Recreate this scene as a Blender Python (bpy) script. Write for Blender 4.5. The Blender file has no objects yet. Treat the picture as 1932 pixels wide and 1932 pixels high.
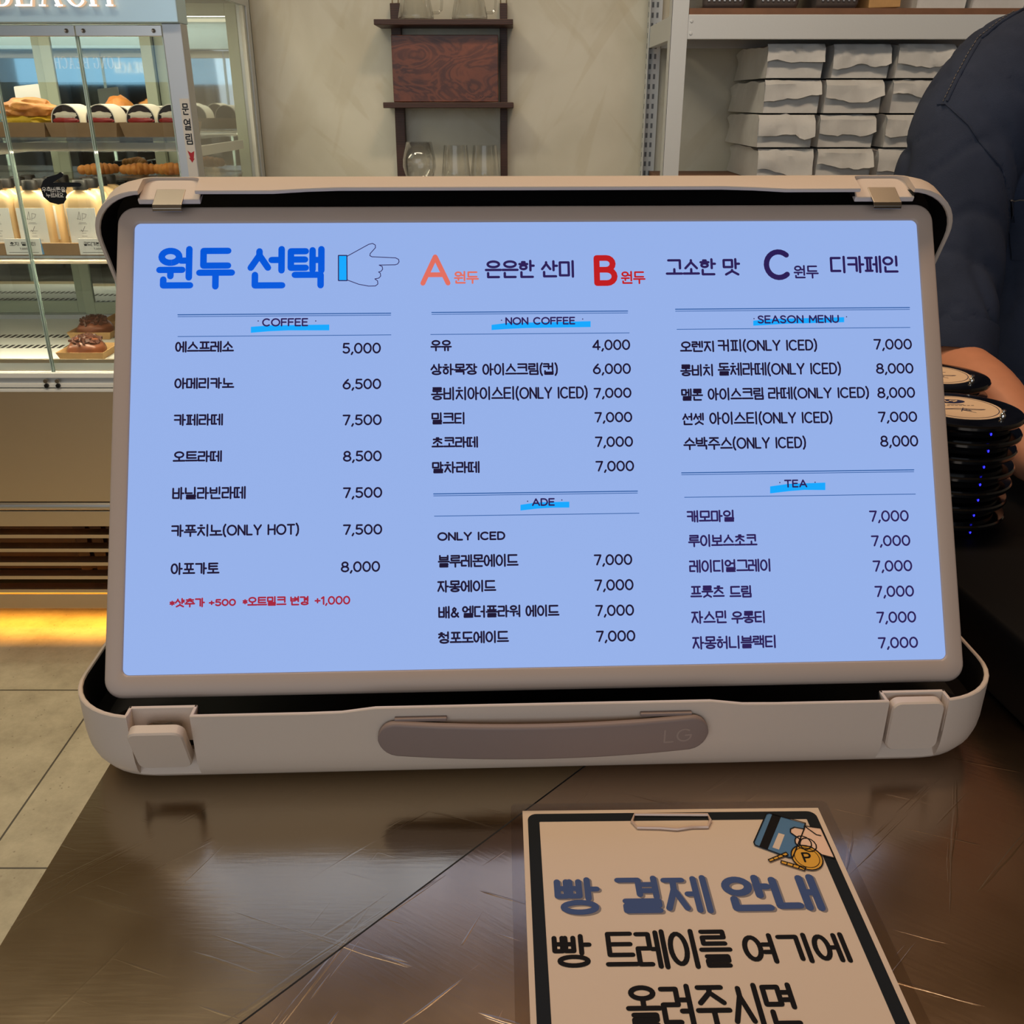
import bpy, bmesh, math, random
from mathutils import Vector, Matrix, noise, Quaternion
from mathutils.bvhtree import BVHTree
PI = math.pi
random.seed(7)
SC = bpy.context.scene
COL = SC.collection

# ------------------------------------------------------------------ camera, world, lights, exposure
F, PITCH, CAMH = 1800.0, math.radians(23.3), 1.346
cam_d = bpy.data.cameras.new('camera')
cam = bpy.data.objects.new('camera', cam_d)
COL.objects.link(cam)
cam_d.sensor_width = 36.0
cam_d.lens = 36.0 * F / 1932.0
cam_d.clip_start = 0.02
cam.location = (0, 0, CAMH)
cam.rotation_euler = (PI / 2 - PITCH, 0, 0)
SC.camera = cam
SC.view_settings.view_transform = 'Standard'
SC.view_settings.look = 'None'
SC.view_settings.gamma = 1.0
SC.view_settings.use_curve_mapping = False
SC.view_settings.exposure = 0.0
SC.cycles.use_denoising = True
SC.cycles.max_bounces = 10
SC.cycles.sample_clamp_indirect = 3.0
SC.cycles.transparent_max_bounces = 24
SC.cycles.caustics_reflective = True
SC.cycles.caustics_refractive = False


def srgb(r, g, b):
    def f(v):
        v /= 255.0
        return v / 12.92 if v <= 0.04045 else ((v + 0.055) / 1.055) ** 2.4
    return (f(r), f(g), f(b), 1.0)


world = bpy.data.worlds.new('world')
SC.world = world
world.use_nodes = True
bg = world.node_tree.nodes['Background']
bg.inputs['Color'].default_value = (0.80, 0.88, 1.0, 1)
bg.inputs['Strength'].default_value = 0.25


def area(name, loc, rot, sx, sy, power, color):
    l = bpy.data.lights.new(name, 'AREA')
    l.shape = 'RECTANGLE'
    l.size, l.size_y, l.energy, l.color = sx, sy, power, color
    o = bpy.data.objects.new(name, l)
    COL.objects.link(o)
    o.location, o.rotation_euler = loc, rot
    return o


WARM = (1.0, 0.68, 0.42)
area('assumed_ceiling_light', (0.45, 1.15, 2.93), (0, 0, 0), 0.25, 0.25, 8, (1.0, 0.52, 0.25))  # assumed unseen lamp, added for warm light on the lid
area('assumed_ceiling_light', (-0.3, 1.15, 2.93), (math.radians(30), 0, 0), 2.4, 0.25, 19, (1.0, 0.90, 0.70))  # assumed unseen strip, added to light the back wall
area('assumed_ceiling_light', (-1.3, 0.9, 2.93), (0, 0, 0), 0.4, 0.4, 9, (1.0, 0.84, 0.60))  # assumed lamp overhead, no fixture modelled
# assumed daylight: area lamp added behind the camera, no window modelled there
area('assumed_daylight_lamp', (-0.6, -2.4, 1.9), (math.radians(82), 0, 0), 3.4, 1.6, 26, (0.90, 0.95, 1.0))


# ------------------------------------------------------------------ photograph pixels to points in the room
def ray(px, py):
    u, v = (px - 966) / F, (py - 966) / F
    c, s = math.cos(PITCH), math.sin(PITCH)
    return Vector((u, c - v * s, -s - v * c))


def PY(px, py, Y):
    d = ray(px, py)
    return Vector((0, 0, CAMH)) + d * (Y / d.y)


def PZ(px, py, z):
    d = ray(px, py)
    return Vector((0, 0, CAMH)) + d * ((z - CAMH) / d.z)


# ------------------------------------------------------------------ materials
def nodes_of(name):
    m = bpy.data.materials.new(name)
    m.use_nodes = True
    nt = m.node_tree
    return m, nt, nt.nodes['Principled BSDF']


def mat(name, col, rough=0.5, metal=0.0, spec=0.5, var=0.0, vscale=8.0, bump=0.0, bscale=60.0, emit=None, estr=0.0,
        coat=0.0, stretch=None, col2=None, rvar=0.0):
    m, nt, b = nodes_of(name)
    L = nt.links
    b.inputs['Base Color'].default_value = col
    b.inputs['Roughness'].default_value = rough
    b.inputs['Metallic'].default_value = metal
    b.inputs['Specular IOR Level'].default_value = spec
    b.inputs['Coat Weight'].default_value = coat
    if emit:
        b.inputs['Emission Color'].default_value = emit
        b.inputs['Emission Strength'].default_value = estr
    tc = nt.nodes.new('ShaderNodeTexCoord')
    vec = tc.outputs['Object']
    if stretch:
        mp = nt.nodes.new('ShaderNodeMapping')
        mp.inputs['Scale'].default_value = stretch
        L.new(vec, mp.inputs['Vector'])
        vec = mp.outputs['Vector']
    if var > 0 or rvar > 0 or col2:
        n = nt.nodes.new('ShaderNodeTexNoise')
        n.inputs['Scale'].default_value = vscale
        n.inputs['Detail'].default_value = 6
        n.inputs['Roughness'].default_value = 0.6
        L.new(vec, n.inputs['Vector'])
        if var > 0 or col2:
            r = nt.nodes.new('ShaderNodeValToRGB')
            r.color_ramp.elements[0].position, r.color_ramp.elements[1].position = 0.35, 0.65
            c2 = col2 or tuple(min(1, c * (1 + var)) for c in col[:3]) + (1,)
            c1 = col if col2 else tuple(c * (1 - var) for c in col[:3]) + (1,)
            r.color_ramp.elements[0].color, r.color_ramp.elements[1].color = c1, c2
            L.new(n.outputs['Fac'], r.inputs['Fac'])
            L.new(r.outputs['Color'], b.inputs['Base Color'])
        if rvar > 0:
            mr = nt.nodes.new('ShaderNodeMapRange')
            mr.inputs['To Min'].default_value = max(0.02, rough - rvar)
            mr.inputs['To Max'].default_value = rough + rvar
            L.new(n.outputs['Fac'], mr.inputs['Value'])
            L.new(mr.outputs['Result'], b.inputs['Roughness'])
    if bump > 0:
        n2 = nt.nodes.new('ShaderNodeTexNoise')
        n2.inputs['Scale'].default_value = bscale
        n2.inputs['Detail'].default_value = 5
        L.new(vec, n2.inputs['Vector'])
        bp = nt.nodes.new('ShaderNodeBump')
        bp.inputs['Strength'].default_value = bump
        bp.inputs['Distance'].default_value = 0.01
        L.new(n2.outputs['Fac'], bp.inputs['Height'])
        L.new(bp.outputs['Normal'], b.inputs['Normal'])
    return m


def glass(name, tint=(1, 1, 1), refl=0.06, edge=0.6, rough=0.0):
    m = bpy.data.materials.new(name)
    m.use_nodes = True
    nt = m.node_tree
    nt.nodes.clear()
    out = nt.nodes.new('ShaderNodeOutputMaterial')
    mix = nt.nodes.new('ShaderNodeMixShader')
    tr = nt.nodes.new('ShaderNodeBsdfTransparent')
    gl = nt.nodes.new('ShaderNodeBsdfGlossy')
    lw = nt.nodes.new('ShaderNodeLayerWeight')
    mr = nt.nodes.new('ShaderNodeMapRange')
    lw.inputs['Blend'].default_value = 0.25
    tr.inputs['Color'].default_value = tuple(tint) + (1,)
    gl.inputs['Roughness'].default_value = rough
    mr.inputs['To Min'].default_value, mr.inputs['To Max'].default_value = refl, edge
    nt.links.new(lw.outputs['Facing'], mr.inputs['Value'])
    nt.links.new(mr.outputs['Result'], mix.inputs['Fac'])
    nt.links.new(tr.outputs[0], mix.inputs[1])
    nt.links.new(gl.outputs[0], mix.inputs[2])
    nt.links.new(mix.outputs[0], out.inputs['Surface'])
    return m


def turned(nt, vec, ang, axis='Z_AXIS'):
    n = nt.nodes.new('ShaderNodeVectorRotate')
    n.rotation_type = axis
    n.inputs['Angle'].default_value = ang
    nt.links.new(vec, n.inputs['Vector'])
    return n.outputs['Vector']


def emissive(name, col, s):
    return mat(name, (0.02, 0.02, 0.02, 1), 0.4, emit=col, estr=s)


def steel_mat(name, col, rough, stretch, scratch=0.0, rot=0.0):
    m, nt, b = nodes_of(name)
    L = nt.links
    b.inputs['Metallic'].default_value = 1.0
    b.inputs['Base Color'].default_value = col
    tc = nt.nodes.new('ShaderNodeTexCoord')
    mp = nt.nodes.new('ShaderNodeMapping')
    mp.inputs['Scale'].default_value = stretch
    L.new(turned(nt, tc.outputs['Object'], rot), mp.inputs['Vector'])
    n = nt.nodes.new('ShaderNodeTexNoise')
    n.inputs['Scale'].default_value = 40
    n.inputs['Detail'].default_value = 6
    L.new(mp.outputs['Vector'], n.inputs['Vector'])
    n3 = nt.nodes.new('ShaderNodeTexNoise')
    n3.inputs['Scale'].default_value = 5
    n3.inputs['Detail'].default_value = 5
    L.new(tc.outputs['Object'], n3.inputs['Vector'])
    mr = nt.nodes.new('ShaderNodeMapRange')
    mr.inputs['From Min'].default_value, mr.inputs['From Max'].default_value = 0.3, 0.7
    mr.inputs['To Min'].default_value, mr.inputs['To Max'].default_value = rough - 0.05, rough + 0.10
    L.new(n3.outputs['Fac'], mr.inputs['Value'])
    L.new(mr.outputs['Result'], b.inputs['Roughness'])
    bp = nt.nodes.new('ShaderNodeBump')
    bp.inputs['Strength'].default_value = 0.05
    bp.inputs['Distance'].default_value = 0.001
    h = n.outputs['Fac']
    if scratch > 0:                       # worn scratches: thin stretched noise ridges in two directions
        prev = None
        for k, (rz, sc) in enumerate(((-0.75, 22), (0.35, 30), (-1.15, 26))):
            m2 = nt.nodes.new('ShaderNodeMapping')
            m2.inputs['Scale'].default_value = (0.22, 5.0, 1)
            L.new(turned(nt, tc.outputs['Object'], rz), m2.inputs['Vector'])
            ns = nt.nodes.new('ShaderNodeTexNoise')
            ns.inputs['Scale'].default_value = sc
            ns.inputs['Detail'].default_value = 3
            L.new(m2.outputs['Vector'], ns.inputs['Vector'])
            rp = nt.nodes.new('ShaderNodeValToRGB')
            e = rp.color_ramp.elements
            e[0].position, e[1].position = 0.66, 0.70
            e[0].color, e[1].color = (0, 0, 0, 1), (1, 1, 1, 1)
            L.new(ns.outputs['Fac'], rp.inputs['Fac'])
            ad = nt.nodes.new('ShaderNodeMath')
            ad.operation = 'MULTIPLY_ADD'
            ad.inputs[1].default_value = 1.0
            ad.inputs[2].default_value = 0.0
            L.new(rp.outputs['Color'], ad.inputs[0])
            if prev is not None:
                L.new(prev, ad.inputs[2])
            prev = ad.outputs[0]
        b2 = nt.nodes.new('ShaderNodeBump')
        b2.inputs['Strength'].default_value = min(1.0, 0.10 * scratch)
        b2.inputs['Distance'].default_value = 0.0012
        L.new(prev, b2.inputs['Height'])
        L.new(b2.outputs['Normal'], bp.inputs['Normal'])
    L.new(h, bp.inputs['Height'])
    L.new(bp.outputs['Normal'], b.inputs['Normal'])
    return m


def wood_mat(name, c1, c2, scale=6.0, stretch=(1, 1, 6), rough=0.45, dist=4.0):
    m, nt, b = nodes_of(name)
    L = nt.links
    tc = nt.nodes.new('ShaderNodeTexCoord')
    mp = nt.nodes.new('ShaderNodeMapping')
    mp.inputs['Scale'].default_value = stretch
    L.new(tc.outputs['Object'], mp.inputs['Vector'])
    w = nt.nodes.new('ShaderNodeTexWave')
    w.inputs['Scale'].default_value = scale
    w.inputs['Distortion'].default_value = dist
    w.inputs['Detail'].default_value = 4
    w.inputs['Detail Scale'].default_value = 1.6
    w.bands_direction = 'Z'
    L.new(mp.outputs['Vector'], w.inputs['Vector'])
    r = nt.nodes.new('ShaderNodeValToRGB')
    r.color_ramp.elements[0].color, r.color_ramp.elements[1].color = c1, c2
    L.new(w.outputs['Fac'], r.inputs['Fac'])
    L.new(r.outputs['Color'], b.inputs['Base Color'])
    b.inputs['Roughness'].default_value = rough
    return m


M = {}
M['case'] = mat('case_plastic', srgb(214, 197, 182), 0.42, spec=0.35, bump=0.04, bscale=900)
M['lining'] = mat('case_lining', srgb(22, 19, 19), 0.55, spec=0.3)
M['handle'] = mat('handle_rubber', srgb(140, 122, 116), 0.5, spec=0.4)
M['hook'] = mat('latch_steel', srgb(150, 140, 128), 0.3, metal=1.0)
M['black'] = mat('black_plastic', srgb(12, 12, 14), 0.35, spec=0.4)
M['gloss_black'] = mat('glossy_black', srgb(9, 9, 12), 0.12, spec=0.6)
M['screen'] = mat('lit_screen', (0.01, 0.01, 0.012, 1), 0.35, spec=0.15, emit=srgb(152, 180, 238), estr=0.95)
M['ink'] = mat('screen_ink', srgb(18, 10, 34), 0.5, spec=0.1, emit=srgb(24, 16, 44), estr=1.0)
M['ink2'] = mat('screen_violet_ink', srgb(30, 18, 60), 0.5, spec=0.1, emit=srgb(38, 26, 78), estr=1.0)
M['blue'] = mat('screen_title_blue', srgb(0, 60, 160), 0.5, spec=0.1, emit=srgb(0, 80, 200), estr=1.0)
M['sky'] = mat('screen_highlight_blue', srgb(0, 90, 160), 0.5, spec=0.1, emit=srgb(20, 160, 240), estr=1.0)
M['rule'] = mat('screen_rule_blue', srgb(10, 40, 90), 0.5, spec=0.1, emit=srgb(40, 86, 150), estr=1.0)
M['salmon'] = mat('screen_salmon', srgb(120, 60, 50), 0.5, spec=0.1, emit=srgb(212, 104, 92), estr=1.0)
M['red'] = mat('screen_red', srgb(90, 10, 10), 0.5, spec=0.1, emit=srgb(182, 26, 30), estr=1.0)
M['red2'] = mat('screen_note_red', srgb(80, 10, 20), 0.5, spec=0.1, emit=srgb(158, 34, 58), estr=1.0)
M['steelA'] = steel_mat('worktop_steel_left', srgb(176, 160, 134), 0.19, (1, 8, 1), 0.5)
M['steelB'] = steel_mat('worktop_steel_right', srgb(176, 154, 132), 0.19, (1, 8, 1), 1.4, rot=0.6)
M['steel'] = mat('brushed_steel', srgb(226, 206, 178), 0.32, metal=1.0, rvar=0.05, vscale=4, stretch=(1, 1, 30), bump=0.02, bscale=80)
M['steel_light'] = mat('satin_steel', srgb(214, 210, 204), 0.35, metal=1.0)
M['alu'] = mat('pale_aluminium', srgb(198, 202, 206), 0.4, metal=0.6, spec=0.5)
M['white_alu'] = mat('white_enamel', srgb(232, 232, 226), 0.4)
M['header'] = mat('brushed_header', srgb(198, 226, 240), 0.38, metal=0.6, bump=0.03, bscale=120, stretch=(1, 1, 20))
M['green_alu'] = mat('grey_green_frame', srgb(168, 178, 158), 0.4)
M['glass'] = glass('clear_glass', (0.97, 0.99, 0.98), 0.05, 0.5)
M['clear'] = glass('clear_tumbler_glass', (0.94, 0.94, 0.93), 0.05, 1.0)
M['edge_glass'] = mat('glass_edge', srgb(170, 190, 184), 0.15, spec=0.8)
M['mirror_glass'] = mat('dark_mirror_glass', srgb(188, 196, 198), 0.03, metal=1.0)
M['acrylic'] = glass('frosted_acrylic', (0.78, 0.78, 0.76), 0.12, 0.5, 0.25)
M['paper'] = mat('white_paper', srgb(222, 200, 178), 0.7, spec=0.2)
M['card'] = mat('white_card', srgb(240, 240, 236), 0.6)
M['kraft'] = mat('kraft_paper', srgb(198, 158, 104), 0.75, var=0.08, vscale=40)
M['kraft_dark'] = mat('kraft_outside', srgb(150, 122, 92), 0.75, var=0.06, vscale=40)
M['walnut'] = wood_mat('walnut', srgb(48, 28, 20), srgb(78, 46, 34), 14, (1, 1, 5), 0.5)
def burl_mat():
    m, nt, b = nodes_of('burl_wood')
    L = nt.links
    tc = nt.nodes.new('ShaderNodeTexCoord')
    mp = nt.nodes.new('ShaderNodeMapping')
    mp.inputs['Scale'].default_value = (1.0, 1.0, 2.0)
    L.new(tc.outputs['Object'], mp.inputs['Vector'])
    n = nt.nodes.new('ShaderNodeTexNoise')
    n.inputs['Scale'].default_value, n.inputs['Detail'].default_value, n.inputs['Distortion'].default_value = 6.5, 4, 1.6
    L.new(mp.outputs['Vector'], n.inputs['Vector'])
    w = nt.nodes.new('ShaderNodeMath')
    w.operation = 'MULTIPLY'
    w.inputs[1].default_value = 46
    L.new(n.outputs['Fac'], w.inputs[0])
    s = nt.nodes.new('ShaderNodeMath')
    s.operation = 'SINE'
    L.new(w.outputs[0], s.inputs[0])
    n2 = nt.nodes.new('ShaderNodeTexNoise')
    n2.inputs['Scale'].default_value, n2.inputs['Detail'].default_value = 4.5, 5
    L.new(tc.outputs['Object'], n2.inputs['Vector'])
    a = nt.nodes.new('ShaderNodeMath')
    a.operation = 'MULTIPLY_ADD'
    a.inputs[1].default_value = 0.10
    L.new(s.outputs[0], a.inputs[0])
    L.new(n2.outputs['Fac'], a.inputs[2])
    r = nt.nodes.new('ShaderNodeValToRGB')
    e = r.color_ramp.elements
    e[0].position, e[1].position = 0.30, 0.72
    e[0].color, e[1].color = srgb(66, 30, 20), srgb(138, 74, 42)
    L.new(a.outputs[0], r.inputs['Fac'])
    L.new(r.outputs['Color'], b.inputs['Base Color'])
    b.inputs['Roughness'].default_value = 0.38
    return m


M['burl'] = burl_mat()
M['rack'] = mat('rack_enamel', srgb(212, 218, 222), 0.35, spec=0.6, bump=0.03, bscale=160)
M['rack_hole'] = mat('rack_slot', srgb(112, 118, 126), 0.6)
M['board'] = mat('rack_board', srgb(128, 92, 70), 0.7, var=0.1, vscale=20)
M['bag'] = mat('grey_paper_bag', srgb(206, 208, 208), 0.62, var=0.05, vscale=14, bump=0.25, bscale=26)
M['basket'] = mat('smoke_plastic', srgb(98, 94, 92), 0.3, spec=0.6)
M['basket_dark'] = mat('basket_inside', srgb(44, 42, 42), 0.5)
M['cap'] = mat('black_cap', srgb(20, 19, 20), 0.45)
M['tea'] = mat('milk_tea', srgb(222, 190, 142), 0.3, spec=0.6)
M['milk'] = mat('pale_milk', srgb(236, 220, 172), 0.3, spec=0.6)
M['bread'] = mat('golden_crust', srgb(228, 158, 76), 0.5, col2=srgb(182, 104, 42), vscale=24, bump=0.3, bscale=60)
M['egg'] = mat('egg_salad', srgb(226, 190, 52), 0.5, var=0.15, vscale=60)
M['choc'] = mat('chocolate_glaze', srgb(128, 72, 44), 0.35, var=0.12, vscale=20)
M['chip'] = mat('chocolate_chips', srgb(84, 44, 28), 0.45, var=0.2, vscale=80)
M['darkchoc'] = mat('dark_sponge', srgb(44, 26, 18), 0.4, var=0.2, vscale=40)
M['cream'] = mat('whipped_cream', srgb(236, 226, 204), 0.5)
M['jam'] = mat('berry_filling', srgb(160, 44, 40), 0.3, var=0.2, vscale=50)
M['wrap'] = mat('white_wrap', srgb(240, 234, 220), 0.6)
M['denim'] = mat('navy_denim', srgb(50, 57, 74), 0.9, spec=0.1, var=0.22, vscale=6, bump=0.12, bscale=700)
M['stitch'] = mat('pale_stitch', srgb(104, 98, 92), 0.9)
M['skin'] = mat('skin', srgb(196, 132, 100), 0.5, spec=0.3, var=0.05, vscale=30)
M['hair'] = mat('black_hair', srgb(24, 20, 18), 0.45, bump=0.5, bscale=120)
M['trouser'] = mat('dark_trousers', srgb(34, 34, 40), 0.8)
M['eye'] = mat('eye_white', srgb(232, 228, 222), 0.25)
M['iris'] = mat('dark_iris', srgb(38, 24, 18), 0.2)
M['lip'] = mat('lips', srgb(160, 88, 78), 0.45)
M['led_blue'] = emissive('blue_led', (0.02, 0.02, 1.0, 1), 3)
M['label'] = mat('pager_label', srgb(238, 206, 172), 0.4)
M['navy'] = mat('navy_print', srgb(30, 36, 78), 0.5)
M['chrome'] = mat('chrome', srgb(220, 216, 210), 0.1, metal=1.0)
M['notice_blue'] = mat('notice_blue_ink', srgb(44, 72, 124), 0.6)
M['notice_black'] = mat('notice_black_ink', srgb(20, 17, 17), 0.7, spec=0.15)
M['notice_shadow'] = mat('notice_grey_ink', srgb(128, 118, 116), 0.6)
M['notice_border'] = mat('notice_border_ink', srgb(28, 32, 36), 0.7, spec=0.15)
M['card_blue'] = mat('print_card_blue', srgb(72, 118, 158), 0.6)
M['print_skin'] = mat('print_skin', srgb(240, 200, 172), 0.6)
M['coin'] = mat('print_gold', srgb(226, 164, 40), 0.6)
M['sticker_red'] = mat('sticker_red', srgb(168, 30, 40), 0.5)
M['sticker_grey'] = mat('sticker_silver', srgb(206, 202, 196), 0.5)
M['print_grey'] = mat('label_print', srgb(120, 118, 118), 0.6)
M['sign_lit'] = emissive('lit_letter_face', (1.0, 0.93, 0.80, 1), 2.6)
M['sign_side'] = emissive('lit_letter_side', (1.0, 0.62, 0.36, 1), 0.75)
M['led_tube'] = emissive('led_tube', (1.0, 0.86, 0.58, 1), 2.0)
M['led_orange'] = emissive('orange_led_strip', (1.0, 0.5, 0.06, 1), 6.0)
M['fascia'] = mat('sky_glow_fascia', srgb(120, 160, 190), 0.5, emit=srgb(156, 204, 234), estr=1.5)  # even glow stands in for skylight falling on the blue band
M['dark_unit'] = mat('dark_storefront', srgb(86, 70, 58), 0.5, var=0.3, vscale=3)
M['blackout'] = mat('dark_cavity', srgb(14, 12, 12), 0.8)
M['fan'] = mat('machine_brown', srgb(60, 36, 30), 0.6)


# ------------------------------------------------------------------ mesh builder
class MB:
    def __init__(self):
        self.v, self.f, self.m = [], [], []

    def add(self, vs, fs, mi=0):
        o = len(self.v)
        self.v += [tuple(p) for p in vs]
        self.f += [tuple(i + o for i in f) for f in fs]
        self.m += [mi] * len(fs)
        return self

    def box(self, c, s, mi=0, rz=0.0, mtx=None):
        x, y, z = s[0] / 2, s[1] / 2, s[2] / 2
        vs = [Vector(p) for p in ((-x, -y, -z), (x, -y, -z), (x, y, -z), (-x, y, -z), (-x, -y, z), (x, -y, z), (x, y, z), (-x, y, z))]
        if rz:
            R = Matrix.Rotation(rz, 3, 'Z')
            vs = [R @ p for p in vs]
        if mtx:
            vs = [mtx @ p for p in vs]
        c = Vector(c)
        return self.add([p + c for p in vs], [(3, 2, 1, 0), (4, 5, 6, 7), (0, 1, 5, 4), (1, 2, 6, 5), (2, 3, 7, 6), (3, 0, 4, 7)], mi)

    def span(self, a, b, mi=0):
        a, b = Vector(a), Vector(b)
        return self.box((a + b) / 2, [abs(k) for k in (b - a)], mi)

    def loft(self, rings, cap0=True, cap1=True, mi=0, closed=True):
        n = len(rings[0])
        vs = [p for r in rings for p in r]
        fs = []
        m = n if closed else n - 1
        for i in range(len(rings) - 1):
            for j in range(m):
                k = (j + 1) % n
                fs.append((i * n + j, i * n + k, (i + 1) * n + k, (i + 1) * n + j))
        if cap0:
            fs.append(tuple(reversed(range(n))))
        if cap1:
            fs.append(tuple(range((len(rings) - 1) * n, len(rings) * n)))
        return self.add(vs, fs, mi)

    def lathe(self, prof, c=(0, 0, 0), n=28, mi=0, cap0=False, cap1=False, sy=1.0):
        c = Vector(c)
        rings = [[c + Vector((r * math.cos(2 * PI * k / n), sy * r * math.sin(2 * PI * k / n), z)) for k in range(n)] for r, z in prof]
        return self.loft(rings, cap0, cap1, mi)

    def tube(self, pts, r, n=8, mi=0, closed=False):
        pts = [Vector(p) for p in pts]
        rs = r if isinstance(r, (list, tuple)) else [r] * len(pts)
        rings = []
        up = None
        N = len(pts)
        for i, p in enumerate(pts):
            a = pts[(i - 1) % N] if (i > 0 or closed) else p
            b = pts[(i + 1) % N] if (i < N - 1 or closed) else p
            t = (b - a).normalized()
            if up is None:
                up = Vector((0, 0, 1)) if abs(t.z) < 0.9 else Vector((1, 0, 0))
            x = t.cross(up).normalized()
            up = x.cross(t).normalized()
            rings.append([p + (x * math.cos(2 * PI * k / n) + up * math.sin(2 * PI * k / n)) * rs[i] for k in range(n)])
        if closed:
            rings.append(rings[0])
            return self.loft(rings, False, False, mi)
        return self.loft(rings, True, True, mi)

    def prism(self, outline, d0, d1, axes=None, mi=0):
        """outline 2-D points; axes(u, v, w) -> point"""
        ax = axes or (lambda u, v, w: (u, v, w))
        n = len(outline)
        vs = [ax(u, v, d0) for u, v in outline] + [ax(u, v, d1) for u, v in outline]
        fs = [tuple(reversed(range(n))), tuple(range(n, 2 * n))]
        fs += [(i, (i + 1) % n, n + (i + 1) % n, n + i) for i in range(n)]
        return self.add(vs, fs, mi)

    def blob(self, c, s, seed=0, amp=0.1, freq=2.0, sub=3, flat=None, mtx=None, mi=0):
        bm = bmesh.new()
        bmesh.ops.create_icosphere(bm, subdivisions=sub, radius=1)
        c = Vector(c)
        vs = []
        for v in bm.verts:
            p = v.co.copy()
            p *= 1 + amp * noise.noise(p * freq + Vector((seed * 3.1, seed * 1.7, 0)))
            p = Vector((p.x * s[0], p.y * s[1], p.z * s[2]))
            if flat is not None and p.z < flat:
                p.z = flat
            if mtx:
                p = mtx @ p
            vs.append(p + c)
        fs = [tuple(v.index for v in f.verts) for f in bm.faces]
        bm.free()
        return self.add(vs, fs, mi)

    def build(self, name, mats, parent=None, smooth=True, bevel=0.0, angle=35, seg=2):
        me = bpy.data.meshes.new(name)
        me.from_pydata([tuple(p) for p in self.v], [], self.f)
        ms = mats if isinstance(mats, (list, tuple)) else [mats]
        for m in ms:
            me.materials.append(m)
        if len(ms) > 1:
            for p, i in zip(me.polygons, self.m):
                p.material_index = i
        bm = bmesh.new()
        bm.from_mesh(me)
        bmesh.ops.recalc_face_normals(bm, faces=bm.faces)
        bm.to_mesh(me)
        bm.free()
        if smooth:
            me.shade_smooth()
            try:
                me.set_sharp_from_angle(angle=math.radians(angle))
            except Exception:
                pass
        o = bpy.data.objects.new(name, me)
        COL.objects.link(o)
        if parent:
            o.parent = parent
        if bevel > 0:
            b = o.modifiers.new('bevel', 'BEVEL')
            b.width, b.segments, b.limit_method, b.angle_limit = bevel, seg, 'ANGLE', math.radians(40)
            b.harden_normals = False
        return o


def thing(name, label, cat, loc=(0, 0, 0), rz=0.0, group=None):
    o = bpy.data.objects.new(name, None)
    COL.objects.link(o)
    o.empty_display_size = 0.05
    o.location, o.rotation_euler = loc, (0, 0, rz)
    o['label'], o['category'] = label, cat
    if group:
        o['group'] = group
    return o


def tag(o, label, cat, group=None):
    o['label'], o['category'] = label, cat
    if group:
        o['group'] = group
    return o


def dup(root, loc, rz=0.0, label=None, group=None, scale=None):
    r = root.copy()
    COL.objects.link(r)
    r.location, r.rotation_euler = loc, (0, 0, rz)
    if scale:
        r.scale = scale
    if label:
        r['label'] = label
    if group:
        r['group'] = group
    for ch in list(root.children):
        c = ch.copy()
        COL.objects.link(c)
        c.parent = r
        for g in list(ch.children):
            d = g.copy()
            COL.objects.link(d)
            d.parent = c
    return r


def struct(o):
    o['kind'] = 'structure'
    return o


def rrect(w, h, r, n=8, cx=0.0, cy=0.0):
    pts = []
    for (sx, sy, a0) in ((1, 1, 0), (-1, 1, PI / 2), (-1, -1, PI), (1, -1, 1.5 * PI)):
        ox, oy = cx + sx * (w / 2 - r), cy + sy * (h / 2 - r)
        for k in range(n + 1):
            a = a0 + PI / 2 * k / n
            pts.append((ox + r * math.cos(a), oy + r * math.sin(a)))
    return pts


def realize(o, drop_mods=True):
    dg = bpy.context.evaluated_depsgraph_get()
    me = bpy.data.meshes.new_from_object(o.evaluated_get(dg))
    o.modifiers.clear()
    o.data = me
    return o


# ------------------------------------------------------------------ round-pen lettering (Hangul, Latin, digits)
def ell(cx, cy, rx, ry, n=22, a0=0.0, a1=2 * PI):
    full = abs(a1 - a0) >= 2 * PI - 1e-6
    k = n if full else n + 1
    pts = [(cx + rx * math.cos(a0 + (a1 - a0) * i / n), cy + ry * math.sin(a0 + (a1 - a0) * i / n)) for i in range(k)]
    return pts + ([pts[0]] if full else [])


JAMO = {
    'ㄱ': [[(0, 1), (1, 1), (1, 0)]],
    'ㄴ': [[(0, 1), (0, 0), (1, 0)]],
    'ㄷ': [[(1, 1), (0, 1), (0, 0), (1, 0)]],
    'ㄹ': [[(0, 1), (1, 1), (1, .52), (0, .52), (0, 0), (1, 0)]],
    'ㅁ': [[(0, 1), (1, 1), (1, 0), (0, 0), (0, 1)]],
    'ㅂ': [[(0, 1), (0, 0), (1, 0), (1, 1)], [(0, .52), (1, .52)]],
    'ㅅ': [[(.5, 1), (.5, .75), (0, 0)], [(.5, .75), (1, 0)]],
    'ㅇ': [ell(.5, .5, .5, .5)],
    'ㅈ': [[(0, 1), (1, 1)], [(.5, 1), (.46, .65), (0, 0)], [(.52, .6), (1, 0)]],
    'ㅊ': [[(.38, 1.12), (.62, 1.12)], [(0, .82), (1, .82)], [(.5, .82), (.46, .55), (0, 0)], [(.52, .5), (1, 0)]],
    'ㅋ': [[(0, 1), (1, 1), (1, 0)], [(0, .5), (1, .5)]],
    'ㅌ': [[(1, 1), (0, 1), (0, 0), (1, 0)], [(0, .5), (.95, .5)]],
    'ㅍ': [[(0, 1), (1, 1)], [(0, 0), (1, 0)], [(.28, 1), (.28, 0)], [(.72, 1), (.72, 0)]],
    'ㅎ': [[(.34, 1.1), (.66, 1.1)], [(0, .8), (1, .8)], ell(.5, .3, .4, .3)],
}


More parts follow.
